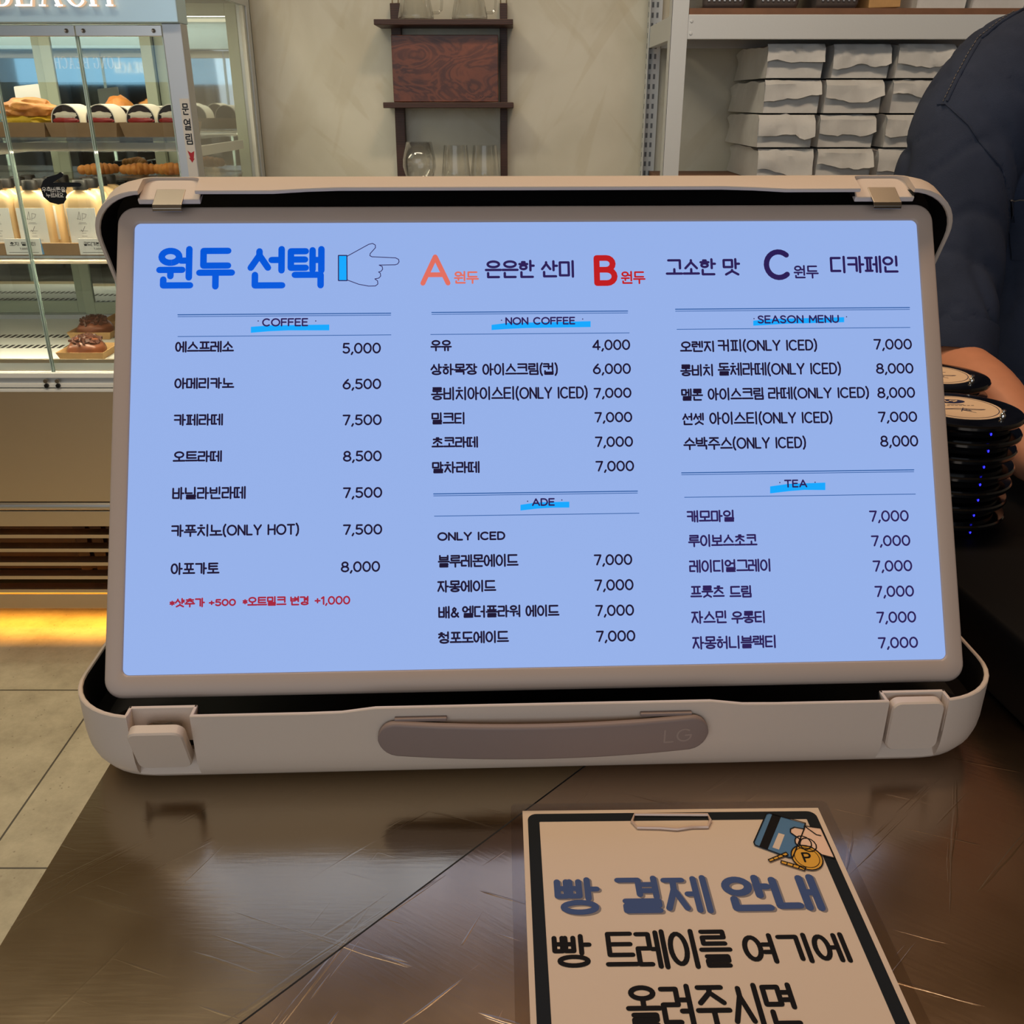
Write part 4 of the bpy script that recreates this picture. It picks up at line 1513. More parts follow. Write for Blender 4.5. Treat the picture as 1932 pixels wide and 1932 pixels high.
# lower body
wb(S((XL, YF, 0.393), (XR, YF + 0.02, 0.688)), 'front_panel', M['steel'], dc, smooth=False, bevel=0.0015)
wb(MB().tube([(XL, YF + 0.008, 0.3785), (XR, YF + 0.008, 0.3785)], 0.0125, 12), 'rub_rail', M['steel_light'], dc)
wb(S((XL, YF, 0.323), (XR, YF + 0.015, 0.366)), 'grille_rail', M['steel'], dc, smooth=False, bevel=0.001)
wb(S((XL, YF, 0.078), (XR, YF + 0.015, 0.122)), 'grille_rail', M['steel'], dc, smooth=False, bevel=0.001)
for k in range(5):
    z = 0.2890 - k * 0.0405
    sl = MB()
    sl.prism([(YF, z), (YF + 0.0015, z), (YF + 0.0015, z + 0.0085), (YF + 0.038, z + 0.0085), (YF + 0.038, z + 0.0100), (YF, z + 0.0100)], XL, XR, lambda u, v, w: (w, u, v))
    wb(sl, 'grille_slat', M['steel'], dc, smooth=False)
wb(S((XL, YF + 0.02, 0.366), (XR, YB, 0.735)), 'body_box', M['steel'], dc, smooth=False)
wb(S((XR - 0.02, YF + 0.005, 0.078), (XR, YB, 0.366)), 'end_panel', M['steel'], dc, smooth=False)
wb(S((XL, YF + 0.06, 0.078), (XR - 0.02, YB, 0.10)), 'base_plate', M['blackout'], dc, smooth=False)
mc = MB().span((XL + 0.1, YF + 0.20, 0.10), (XR - 0.05, YF + 0.24, 0.36))
for k in range(9):
    mc.box((-1.22 + k * 0.045, YF + 0.17, 0.23), (0.028, 0.05, 0.22), 0, 0.5)
wb(mc, 'cooling_unit', M['fan'], dc, smooth=False)
for x in (XL + 0.08, XR - 0.08):
    for y in (2.42, YB - 0.08):
        wb(MB().lathe([(0.02, 0), (0.02, 0.078)], (x, y, 0), 12, cap0=True, cap1=True), 'foot', M['black'], dc)
wb(S((XL + 0.05, 2.296, 0.118), (XR - 0.03, 2.306, 0.126)), 'under_light', M['led_orange'], dc, smooth=False)
# sticker on the post: words and arrow
sk = S((XR - 0.0225, YF - 0.0008, 1.06), (XR - 0.0015, YF - 0.0001, PY(350, 186, YF).z))
st = wb(sk, 'door_sticker', M['sticker_grey'], dc, smooth=False)
tb = MB()
for ch, x0, x1, y0, y1 in (('문', 338, 357, 195, 217), ('열', 343, 360, 224, 246), ('림', 347, 364, 252, 273)):
    p, q_ = PY(x0, y1, YF), PY(x1, y0, YF)
    dx = (PY((x0 + x1) / 2, (y0 + y1) / 2, YF).x) - (p.x + q_.x) / 2
    w_ = 0.0155
    xc = XR - 0.0118
    write(tb, ch, xc - w_ / 2, p.z, xc + w_ / 2, q_.z - p.z, 0.0026, lambda u, v, e=0.0: (u, YF - 0.0009 - e, v))
wb(tb, 'sticker_text', M['black'], st, smooth=False)
za, zb_, xc = PY(357, 284, YF).z, PY(362, 307, YF).z, XR - 0.0112
ar = MB().add([(xc + u * 0.008, YF - 0.0009, zb_ + v * (za - zb_)) for u, v in ((-.95, 1), (0, .80), (.95, .96), (.55, .33), (.85, .36), (0, 0), (-.8, .42), (-.42, .40))], [tuple(range(8))])
wb(ar, 'sticker_arrow', M['sticker_red'], st, smooth=False)
# black pointing-hand sticker on the glass
HP = [(285, 1315), (300, 1270), (335, 1240), (400, 1222), (425, 1205), (445, 1215), (440, 1238), (372, 1280), (480, 1278), (560, 1280), (574, 1292), (566, 1308), (468, 1312),
      (466, 1325), (462, 1345), (472, 1362), (462, 1382), (466, 1396), (455, 1412), (448, 1426), (410, 1434), (350, 1418), (305, 1380)]
hp = [PY(x / 3.715, y / 3.715, YF + 0.0095) for x, y in HP]
hs_ = wb(MB().prism([(p.x, p.z) for p in hp], 0, 0.0006, lambda u, v, w: (u, YF + 0.0095 - w, v)), 'hand_sticker', M['black'], dc, smooth=False)
wt = MB()
for t, x0, x1, y0, y1 in (('우측버튼을', 296, 456, 1312, 1346), ('누르세요', 326, 442, 1352, 1384)):
    p, q_ = PY(x0 / 3.715, y1 / 3.715, YF + 0.0085), PY(x1 / 3.715, y0 / 3.715, YF + 0.0085)
    write(wt, t, p.x, p.z, q_.x, q_.z - p.z, 0.0009, lambda u, v, e=0.0: (u, YF + 0.0087 - e, v))
wb(wt, 'sticker_text', M['card'], hs_, smooth=False)


# light inside the case (its tubes) and under it (its toe strip)
def tube_light(name, x, y, z, rx, sx, sy, p, col):
    return area(name, (x, y, z), (rx, 0, 0), sx, sy, p, col)


tube_light('case_tube_light', -1.33, 2.50, 1.585, 0, 1.1, 0.16, 5, (1.0, 0.86, 0.62))
tube_light('case_tube_light', -1.33, 2.35, 1.238, math.radians(-14), 1.1, 0.02, 4.8, (1.0, 0.86, 0.60))
tube_light('case_tube_light', -1.33, 2.34, 0.996, math.radians(-14), 1.1, 0.02, 12, (1.0, 0.90, 0.66))
tube_light('case_toe_light', -1.33, 2.318, 0.112, 0, 1.15, 0.030, 3.6, (1.0, 0.43, 0.05))


# ------------------------------------------------------------------ things in the case
def tray(name, label, cx, cy, z, wx, wy, h=0.030, group=None, mat_='kraft', flare=0.007):
    t = thing(name, label, 'tray', (cx, cy, z), 0, group)
    o1 = lambda i, zz: [(sx * (wx / 2 - i), sy * (wy / 2 - i), zz) for sx, sy in ((-1, -1), (1, -1), (1, 1), (-1, 1))]
    MB().loft([o1(flare, 0), o1(0, h), o1(0.0012, h), o1(flare + 0.0012, 0.0014)]).build('tray_body', [M[mat_]], t, smooth=False)
    return t


UZ = 1.2692
# top shelf: egg sandwich and wrapped roll sandwiches in trays
tray('paper_tray', 'brown paper tray holding the egg croissant sandwich on the top shelf', PY(52, 232, 2.40).x, 2.40, UZ, 0.128, 0.11, 0.032, mat_='kraft_dark')
cr = thing('egg_sandwich', 'croissant sandwich with yellow egg filling, in a tray on the top shelf', 'sandwich', (PY(56, 225, 2.40).x, 2.40, UZ + 0.017))
MB().blob((0, 0, 0.019), (0.056, 0.040, 0.017), 3, 0.22, 4, 3).build('egg_filling', M['egg'], cr)
MB().blob((0.004, 0, 0.042), (0.062, 0.044, 0.026), 5, 0.22, 2.6, 4, flat=-0.014).build('croissant_top', M['bread'], cr)
tray('paper_tray', 'brown paper tray under two wrapped rolls, middle of the top shelf', PY(171, 235, 2.40).x, 2.40, UZ, 0.164, 0.11, 0.032, mat_='kraft_dark')
tray('paper_tray', 'brown paper tray by the corner post on the top shelf', PY(305, 236, 2.40).x, 2.40, UZ, 0.156, 0.11, 0.032, mat_='kraft_dark')


def wrapped_roll(label):
    t = thing('wrapped_roll', label, 'sandwich', (0, 0, 0), 0, 'wrapped rolls on the top shelf')
    R_, L_ = 0.0325, 0.082
    prof = [(R_ * 1.02 * math.cos(a), R_ * 1.06 * math.sin(a) + 0.012) for a in [PI * k / 16 for k in range(17)]]
    out = [(R_ * 1.04, -0.004)] + prof + [(-R_ * 1.04, -0.004)]
    inn = [(x * 0.95, z * 0.955 if z > 0 else z) for x, z in out]
    n = len(out)
    w = MB()
    ring = lambda P, y: [(x, y, z + 0.004) for x, z in P]
    w.loft([ring(out, -L_ / 2), ring(out, L_ / 2), ring(inn, L_ / 2), ring(inn, -L_ / 2), ring(out, -L_ / 2)], False, False, closed=False)
    w.build('paper_wrap', M['wrap'], t)
    d = MB().prism([(x * 0.945, z * 0.945 + 0.003) for x, z in out], -L_ / 2 + 0.002, L_ / 2 - 0.004, lambda u, v, ww: (u, ww, v))
    d.build('chocolate_cake', M['darkchoc'], t)
    MB().blob((0, -L_ / 2 + 0.003, 0.0255), (0.0262, 0.005, 0.0095), 4, 0.35, 3).build('cream', M['cream'], t)
    MB().blob((0, -L_ / 2 + 0.001, 0.0150), (0.0290, 0.005, 0.0075), 8, 0.22, 4).build('berry_filling', M['jam'], t)
    return t


wr = wrapped_roll('wrapped chocolate roll in the front row, nearest the egg sandwich')
rolls = [(138, 2.40, 'wrapped chocolate roll in the front row, nearest the egg sandwich'), (202, 2.40, 'wrapped chocolate roll in the front row, second from the egg sandwich'),
         (276, 2.40, 'wrapped chocolate roll in the front row, third from the egg sandwich'), (335, 2.40, 'wrapped chocolate roll in the front row, partly behind the corner post'),
         (168, 2.56, 'wrapped chocolate roll in the back row, between the first two front rolls'), (238, 2.56, 'wrapped chocolate roll in the back row, between the second and third front rolls'),
         (308, 2.56, 'wrapped chocolate roll in the back row, between the third and fourth front rolls')]
for i, (px, y, lab) in enumerate(rolls):
    loc = (PY(px, 225, y).x, y, UZ + (0.0205 if y < 2.5 else 0.0155))
    if i == 0:
        wr.location = loc
    else:
        dup(wr, loc, 0.10 * (0.5 - random.random()), lab)
tray('paper_tray', 'brown paper tray holding the back row of wrapped rolls', PY(238, 230, 2.56).x, 2.56, UZ, 0.27, 0.11, 0.030, mat_='kraft_dark')
bn = thing('bread_roll', 'small golden bread showing behind the front wrapped rolls', 'bread', (PY(226, 205, 2.68).x, 2.68, UZ))
MB().blob((0, 0, 0.045), (0.040, 0.040, 0.044), 11, 0.2, 3, 3, flat=-0.044).build('crust', M['bread'], bn)


def card_holder(label, loc, w, h, rz, stem):
    t = thing('card_holder', label, 'card holder', loc, rz)
    MB().lathe([(0.0, 0), (0.0135, 0), (0.0140, 0.002), (0.0125, 0.004), (0.004, 0.0055), (0.0, 0.0055)], n=24).build('base', M['chrome'], t)
    pts = [(0, 0, 0.005), (0, 0, stem)] + [(0.0085 * math.sin(a), 0, stem + 0.009 - 0.009 * math.cos(a)) for a in [k * PI / 8 for k in range(1, 16)]]
    MB().tube(pts, 0.0011, 6).build('wire_clip', M['chrome'], t)
    MB().prism(rrect(w, h, 0.003, 4, 0, stem + 0.010 + h * 0.36), -0.0006, 0.0006, lambda u, v, ww: (u, 0.0022 + ww, v + 0.10 * u)).build('blank_card', M['card'], t, smooth=False)
    return t


card_holder('blank white card in a wire holder behind the egg sandwich', (PY(60, 225, 2.58).x, 2.58, UZ), 0.062, 0.050, 0.0, 0.060)
p = PZ(160, 583, 0.7532)
card_holder('blank white card in a chrome wire holder on the lower deck', (p.x, p.y, 0.7532), 0.074, 0.046, -0.12, 0.058)

# golden croissants on the middle glass shelf
k0 = thing('croissant', 'golden croissant on the middle glass shelf, nearest the corner post', 'croissant', (0, 0, 0), 0, 'croissants on the middle glass shelf')
cb = MB()
for i in range(7):
    a = (i - 3) / 3
    cb.blob((a * 0.042, 0.010 * a * a, 0.0146), (0.0125, 0.022 - 0.010 * abs(a), 0.0185 - 0.006 * abs(a)), i, 0.1, 2, 2, flat=-0.0140)
cb.build('crust', M['bread'], k0)
kk = [(322, 'golden croissant on the middle glass shelf, nearest the corner post'), (262, 'golden croissant on the middle glass shelf, behind the second wrapped roll'), (185, 'golden croissant on the middle glass shelf, above the white milk bottles')]
for i, (px, lab) in enumerate(kk):
    loc = (PY(px, 300, 2.70).x, 2.70, 1.1642)
    if i == 0:
        k0.location = loc
    else:
        dup(k0, loc, 0.3 * i, lab)


# bottles on the bottle shelf
def bottle(name, label, fill, w, d, h, cap_r, lab=True):
    t = thing(name, label, 'bottle', (0, 0, 0))
    b = MB()
    rr = lambda k, z, r: [(x, y, z) for x, y in rrect(w * k, d * k, r, 5)]
    hb_ = h - 0.026
    b.loft([rr(.90, 0, .010), rr(.98, .003, .014), rr(1, .010, .016), rr(1, hb_ - .030, .016), rr(.97, hb_ - .018, .017), rr(.86, hb_ - .008, .0165), rr(.62, hb_ - .001, .012),
            [(cap_r * .86 * math.cos(a), cap_r * .86 * math.sin(a), hb_ + .004) for a in [PI / 2 * q + PI / 2 * k / 5 for q in range(4) for k in range(6)]],
            [(cap_r * .86 * math.cos(a), cap_r * .86 * math.sin(a), hb_ + .010) for a in [PI / 2 * q + PI / 2 * k / 5 for q in range(4) for k in range(6)]]])
    b.build('bottle_body', M[fill], t, angle=60)
    c = MB()
    c.lathe([(0, hb_ + .005), (cap_r, hb_ + .005), (cap_r * 1.02, h - .004), (cap_r * .94, h), (0, h)], n=24)
    c.build('cap', M['cap'], t, angle=50)
    if lab:
        lw, lh, lz = w * .80, h * .50, h * .365
        l = MB().span((-lw / 2, -d / 2 - .0012, lz - lh / 2), (lw / 2, -d / 2 - .0003, lz + lh / 2)).build('paper_label', M['card'], t, smooth=False)
        pr = MB()
        pp = lambda u, v, e=0.0: (u, -d / 2 - .0014 - e, lz + v)
        zt = lh / 2
        for strk in ([(-.010, zt - .026), (-.004, zt - .008), (-.003, zt - .026), (-.012, zt - .024)], [(0.0, zt - .028), (.003, zt - .012), (.012, zt - .014), (.008, zt - .022), (.002, zt - .024)]):
            ribbon(pr, strk, .0008, pp, 6)
        for yy, ww in ((zt - .033, .010), (zt - .036, .013), (zt - .052, .012), (zt - .057, .006), (zt - .064, .008), (-zt + .006, .024)):
            ribbon(pr, [(-ww / 1.3, yy), (ww / 1.3, yy)], .0008, pp, 6)
        write(pr, 'ROYAL MILK TEA'.replace('R', 'P').replace('K', 'H'), -lw * .30, zt - .047, lw * .30, .0050, .0010, pp) if False else None
        ribbon(pr, [(-.006, -.010), (-.003, -.014), (.004, -.002)], .0013, pp, 6)
        pr.build('label_print', M['print_grey'], l, smooth=False)
    return t


BZ = 1.0181
TW, TD, THT = 0.084, 0.040, 0.158
rowname = ['at the very front', 'second from the front', 'third from the front', 'last in its row']
cols = [(-10, 'at the left edge of the picture'), (63, 'under the black hand sticker'), (157, 'by the suitcase screen')]
tea0 = None
for (px, where) in [(3, 'at the edge of the photo'), (69, 'beside the black hand sticker'), (163, 'beside the suitcase screen')]:
    for r in range(4):
        y = 2.362 + r * 0.058
        x = PY(px, 420, 2.362).x
        lab = 'milk tea bottle %s, row %s' % (rowname[r], where)
        if tea0 is None:
            tea0 = bottle('milk_tea_bottle', lab, 'tea', TW, TD, THT, 0.0170)
            tea0['group'] = 'milk tea bottles on the bottle shelf'
            tea0.location = (x, y, BZ)
        else:
            dup(tea0, (x, y, BZ), 0, lab)
mk0 = None
for (px, where) in ((86, 'over the black hand sticker'), (147, 'between the hand sticker and the screen'), (203, 'partly hidden by the suitcase screen')):
    for r in range(2):
        y = 2.655 + r * 0.075
        lab = 'pale milk bottle %s, %s' % (where, ('front one', 'rear one')[r])
        x = PY(px, 345, 2.655).x
        if mk0 is None:
            mk0 = bottle('milk_bottle', lab, 'milk', 0.080, 0.05, 0.128, 0.016, False)
            mk0['group'] = 'pale milk bottles behind the milk tea'
            mk0.location = (x, y, BZ)
        else:
            dup(mk0, (x, y, BZ), 0, lab)


def shelf_card(label, x0, x1, y0, y1, big, paren):
    p, q_ = PY(x0, y1, 2.309), PY(x1, y0, 2.309)
    t = thing('price_card', label, 'price card', ((p.x + q_.x) / 2, 2.309, p.z))
    w_, h_ = q_.x - p.x, q_.z - p.z
    MB().span((-w_ / 2, 0, 0), (w_ / 2, 0.0012, h_)).build('card_face', M['card'], t, smooth=False)
    MB().add([(w_ / 2, 0.0012, 0), (w_ / 2 + 0.003, 0.006, 0), (w_ / 2 - 0.001, 0.006, h_), (w_ / 2 - 0.0035, 0.0012, h_)], [(0, 1, 2, 3)]).build('card_side', M['card_blue'], t, smooth=False)
    tx = MB()
    pp = lambda u, v, e=0.0: (u, -0.0003 - e, v)
    write(tx, big, -w_ * .36, h_ * .56, w_ * .36, h_ * .24, 0.0011, pp)
    write(tx, '7,000', -w_ * .10, h_ * .31, w_ * .12, h_ * .13, 0.0007, pp)
    ribbon(tx, [(-w_ * .42, h_ * .14), (w_ * .42, h_ * .14)], 0.0008, pp, 6)
    tx.build('card_print', M['notice_black'], t, smooth=False)


shelf_card('white price card under the front milk tea bottles, away from the screen', 13, 74, 450.5, 480.5, '호지 밀크티', False)
shelf_card('white price card below the milk tea row beside the suitcase screen', 152, 214, 450.5, 480.5, '골드(기본) 밀크', True)


# chocolate buns in trays on the deck
def bun(label, x, y, s):
    t = thing('chocolate_bun', label, 'bun', (x, y, 0.7550), 0)
    MB().blob((0, 0, 0.018 * s), (0.050 * s, 0.046 * s, 0.034 * s), 2, 0.10, 1.8, 4, flat=-0.0175 * s).build('glazed_bun', M['choc'], t)
    c = MB()
    rnd = random.Random(int(x * 1e4))
    for k in range(70):
        a, r = rnd.random() * 2 * PI, 0.040 * s * math.sqrt(rnd.random())
        z = 0.0185 * s + 0.0335 * s * math.sqrt(max(0, 1 - (r / (0.049 * s)) ** 2))
        R = Matrix.Rotation(rnd.random() * 3, 3, Vector((rnd.random(), rnd.random(), rnd.random() + .1)).normalized())
        c.box((r * math.cos(a), r * math.sin(a), z + 0.002 * rnd.random()), (0.013 * s, 0.009 * s, 0.005 * s), mtx=R)
    o = c.build('chocolate_pieces', M['chip'], t, smooth=False)
    o['kind'] = 'stuff'


p = PZ(160, 676, 0.7535)
q2 = PZ(172, 640, 0.7535)
tray('paper_tray', 'kraft tray under the nearer chocolate bun on the deck', p.x, p.y + 0.03, 0.7537, 0.118, 0.11, 0.020)
bun('chocolate bun with chocolate pieces, the nearer one on the deck', p.x - 0.002, p.y + 0.028, 0.92)
tray('paper_tray', 'kraft tray under the farther chocolate bun on the deck', q2.x, q2.y + 0.045, 0.7537, 0.118, 0.11, 0.020)
bun('chocolate bun with chocolate pieces, the farther one behind', q2.x - 0.002, q2.y + 0.045, 0.95)
q3 = PZ(216, 612, 0.7535)
tray('paper_tray', 'kraft tray half hidden by the suitcase screen on the deck', q3.x + 0.045, q3.y - 0.01, 0.7537, 0.118, 0.11, 0.022)


# ------------------------------------------------------------------ walnut wall shelf and its things
WS = (-0.18, WALLY, 1.20)
ws = thing('wall_shelf', 'dark walnut ladder shelf hung on the plaster wall', 'shelf', WS)
xa, xb = PY(737, 20, 2.93).x, PY(957, 20, 2.93).x
for x0, x1 in ((xa, PY(756, 20, 2.93).x), (PY(943, 20, 2.93).x, xb)):
    wb(S((x0, 2.917, 1.02), (x1, 2.9497, 1.590)), 'side_rail', M['walnut'], ws, smooth=False, bevel=0.0015)
    wb(MB().tube([((x0 + x1) / 2 - 0.008, 2.93, 1.588), ((x0 + x1) / 2 - 0.008, 2.93, 1.606), ((x0 + x1) / 2 + 0.008, 2.93, 1.606), ((x0 + x1) / 2 + 0.008, 2.93, 1.588)], 0.0022, 6), 'hanging_loop', M['steel'], ws)
SB = 2.81
zt1, zb1 = PY(840, 36, SB).z, PY(840, 47, SB).z
zt2, zb2 = PY(840, 193, SB).z, PY(840, 204, SB).z
zt3 = 1.125
for zt, zb, l, r in ((zt1, zb1, 708, 968), (zt2, zb2, 718, 969), (zt3, zt3 - 0.016, 728, 968)):
    wb(S((PY(l, 100, SB).x, SB, zb), (PY(r, 100, SB).x, 2.9495, zt)), 'shelf_board', M['walnut'], ws, smooth=False, bevel=0.0015)
# burl panel standing on the second board
bp_ = thing('wooden_panel', 'reddish figured wood panel standing on the second walnut shelf board', 'panel', (PY(842, 190, 2.87).x, 2.87, zt2))
w_ = PY(942, 130, 2.87).x - PY(743, 130, 2.87).x
h_ = PY(842, 66, 2.87).z - zt2
MB().box((0, 0, h_ / 2 + 0.0005), (w_, 0.020, h_ - 0.001)).build('wood_slab', M['burl'], bp_, smooth=False, bevel=0.0015)
eg = MB()
for k, (a, b) in enumerate(((0, .10), (.14, .2), (.24, .30), (.36, .44), (.50, .56), (.60, .66), (.70, .76), (.80, .88))):
    ribbon(eg, [(w_ * .28 + a * .052, h_ * .085), (w_ * .28 + b * .052, h_ * .085 + (.002 if k % 2 else -.001))], .0016, lambda u, v, e=0.0: (u, -0.0102 - e, v), 6)
eg.build('burnt_mark', M['darkchoc'], bp_, smooth=False)


def server(label, px, group):
    t = thing('coffee_server', label, 'coffee server', (PY(px, 36, 2.855).x, 2.855, zt1), 0, group)
    prof = [(0.0, 0.0006), (0.044, 0.0006), (0.0475, 0.004), (0.0475, 0.010), (0.036, 0.065), (0.030, 0.085), (0.034, 0.098)]
    MB().lathe(prof, n=36).build('glass_body', M['clear'], t, angle=80)
    MB().lathe([(0.0458, 0.0018), (0.0452, 0.0030), (0.0, 0.0030)], n=36).build('glass_base', M['clear'], t)
    MB().tube([(0.046, 0, 0.018), (0.060, 0, 0.018), (0.068, 0, 0.026), (0.070, 0, 0.045), (0.062, 0, 0.070), (0.036, 0, 0.076)], 0.0036, 8).build('glass_handle', M['clear'], t)
    return t


sv = server('glass coffee server on the top walnut board, over the panel and nearer the case', 785, 'coffee servers on the top walnut board')
dup(sv, (PY(886, 36, 2.855).x, 2.855, zt1), 0, 'glass coffee server on the top walnut board, nearer the metal rack')


def tumbler(name, label, px, prof):
    t = thing(name, label, 'glass', (PY(px, 300, 2.85).x, 2.85, zt3))
    MB().lathe(prof, n=32).build('glass_wall', M['clear'], t, angle=80)
    MB().lathe([(0.0, 0.0012), (prof[0][0] - 0.001, 0.0012), (prof[1][0] - 0.002, 0.006), (0.0, 0.006)], n=32).build('glass_foot', M['clear'], t)
    return t


hgl = PY(790, 268, 2.85).z - zt3
hg2 = PY(860, 274, 2.85).z - zt3
tumbler('round_glass', 'rounded stemless glass on the walnut shelf, beside two straight tumblers', 791, [(0.026, 0.0005), (0.036, 0.012), (0.0465, hgl * .45), (0.0455, hgl * .62), (0.036, hgl), (0.0352, hgl)])
t2 = [(0.0405, 0.0005), (0.0425, 0.004), (0.040, hg2 * .35), (0.033, hg2), (0.0322, hg2)]
tb2 = tumbler('tumbler', 'narrow-topped glass tumbler next to the rounded glass', 860, t2)
tb2['group'] = 'glass tumblers on the walnut shelf'
dup(tb2, (PY(915, 300, 2.85).x, 2.85, zt3), 0, 'narrow-topped glass tumbler next to the walnut side rail')

# ------------------------------------------------------------------ white metal rack with coffee bags
RX0, RX1, RY0, RY1 = 0.372, 1.90, 2.50, 2.94
rk = thing('storage_rack', 'white metal storage rack behind the person in navy', 'rack', (1.1, 2.72, 0))
for x, sgn in ((RX0, 1), (RX1, -1)):
    for y, sy in ((RY0, 1), (RY1, -1)):
        p = MB()
        p.span((x, y, 0), (x + sgn * 0.040, y + sy * 0.0025, 2.0))
        p.span((x, y, 0), (x + sgn * 0.0025, y + sy * 0.040, 2.0))
        post = wb(p, 'upright', M['rack'], rk, smooth=False, bevel=0.0008)
        sl = MB()
        for k in range(26):
            z = 1.02 + k * 0.0255
            for dx in (0.010, 0.023):
                sl.span((x + sgn * dx, y - sy * 0.0004, z), (x + sgn * (dx + 0.006), y + sy * 0.003, z + 0.013)) if sy < 0 else None
            sl.span((x + sgn * 0.0031, y + sy * 0.015, z), (x - sgn * 0.0006, y + sy * 0.020, z + 0.013))
        if sl.v and (sy < 0):
            wb(sl, 'upright_slots', M['rack_hole'], post, smooth=False)
zt_, zb_ = PY(1400, 27, RY0).z, PY(1400, 74, RY0).z
RS = 1.162                               # board under the visible bags
for zt, zb in ((zt_, zb_), (RS - 0.013, RS - 0.063), (0.30, 0.25)):
    f = MB()
    f.span((RX0 + 0.040, RY0 + 0.001, zb), (RX1 - 0.040, RY0 + 0.022, zt))
    wb(f, 'front_beam', M['rack'], rk, smooth=False, bevel=0.0015)
    wb(S((RX0 + 0.040, RY1 - 0.022, zb), (RX1 - 0.040, RY1 - 0.001, zt)), 'rear_beam', M['rack'], rk, smooth=False)
    for x in (RX0 + 0.003, RX1 - 0.023):
        wb(S((x, RY0 + 0.030, zb), (x + 0.020, RY1 - 0.030, zt)), 'end_beam', M['rack'], rk, smooth=False, bevel=0.001)
    wb(S((RX0 + 0.024, RY0 + 0.0225, zt - 0.003), (RX1 - 0.024, RY1 - 0.0225, zt + 0.012)) if zt < zt_ else S((RX0 + 0.041, RY0 + 0.002, zt), (RX1 - 0.041, RY1 - 0.023, zt + 0.013)), 'shelf_board', M['board'], rk, smooth=False)
for z in (zb_ + 0.012, zt_ - 0.014):
    rv = MB().lathe([(0.0042, 0), (0.0030, 0.0018), (0.0, 0.0022)], (0, 0, 0), 10)
    rv.v = [(RX0 + 0.0475 + v[0], RY0 + 0.001 - v[2], z + v[1]) for v in rv.v]
    wb(rv, 'rivet', M['rack'], rk)


def paper_bag(label, x, y, z, w, d, h, seed, rz=0.0, flap=1):
    """a folded grey paper coffee bag lying on its back, its end with the glued flap towards the room"""
    rnd = random.Random(seed)
    t = thing('coffee_bag', label, 'bag', (x, y, z), rz, 'grey paper coffee bags on the rack')
    b = MB()
    rings = []
    N = 9
    for i in range(N):
        f = i / (N - 1)
        yy = d * f
        k = 1.0 if 0 < i < N - 1 else 0.97
        hh = h * (1.0 - 0.10 * (f > .8) * (f - .8) / .2) * (0.97 if i == 0 else 1)
        sl_ = 0.012 * (1 - f)
        ring = []
        for (cx, cz) in [(-1, 0), (-.5, 0), (0, 0), (.5, 0), (1, 0), (1.0, .5), (.97, 1), (.5, 1), (0, 1), (-.5, 1), (-.97, 1), (-1.0, .5)]:
            nz = noise.noise(Vector((cx * 1.7 + seed * 5.3, yy * 12, cz * 2.1))) * (0.010 if cz > 0 else 0.0)
            nx = noise.noise(Vector((cx * 2.3, yy * 10 + seed * 3.7, cz * 3))) * 0.003
            mid = 0.003 * (1 - abs(cx)) if cz == 1 else 0
            pinch = 0.012 * (abs(cx) == 1.0) * (f > .9)
            ring.append((cx * w / 2 * k + nx - math.copysign(pinch, cx) * (cz > 0), yy - (0.008 * cz * (1 - cz) * 4 if i == 0 else 0) * (.5 + noise.noise(Vector((cx, seed * 2.2, 0)))) + (sl_ if cz == 1 else 0) * .6 + 0.003 * noise.noise(Vector((cx * 3, seed, cz * 4))), max(0, min(h, cz * hh + nz - 0.004 * (cz == 1) + mid))))
        rings.append(ring)
    b.loft(rings)
    body = b.build('bag_body', M['bag'], t, smooth=True, angle=28)
    # flap: creased strip folded down over the front end
    fl = MB()
    n = 12
    drop = h * (0.40 + 0.42 * rnd.random()) * flap
    slant = rnd.uniform(-.30, .30)
    kink = rnd.uniform(-.4, 1.2)
    rows = []
    for r in range(5):
        g_ = r / 4
        row = []
        for i in range(n + 1):
            u = i / n
            wav = 0.012 * noise.noise(Vector((u * 3.1 + seed, g_ * 1.5, seed * 1.9))) + 0.004 * noise.noise(Vector((u * 8 + seed, g_ * 2, seed)))
            lift = 0.055 * max(0, u - .70) ** 1.2 * g_ * max(0, kink + .2)
            zz = h - 0.003 - drop * g_ * (1 + slant * (u - .5) * 2 + 20.0 * wav) + (0.016 * max(0, u - .75) * g_ * 4 * kink)
            row.append(((u - .5) * w * .985, -0.0045 - 0.004 * g_ - abs(wav) - lift + 0.010 * (1 - g_) * (r == 0), min(h - 0.0008, zz)))
        rows.append(row)
    back = [[(x_, y_ + 0.0012, z_) for x_, y_, z_ in row] for row in rows]
    vs = [p for row in rows for p in row] + [p for row in back for p in row]
    m = n + 1
    o2 = 5 * m
    fs = []
    for r in range(4):
        for i in range(n):
            a = r * m + i
            fs.append((a, a + 1, a + m + 1, a + m))
            fs.append((o2 + a, o2 + a + m, o2 + a + m + 1, o2 + a + 1))
    for i in range(n):
        fs += [(i, i + 1, o2 + i + 1, o2 + i), (4 * m + i, 4 * m + i + 1, o2 + 4 * m + i + 1, o2 + 4 * m + i)]
    fl.add(vs, fs)
    fl.build('folded_flap', M['bag'], t, smooth=True, angle=40)
    return t


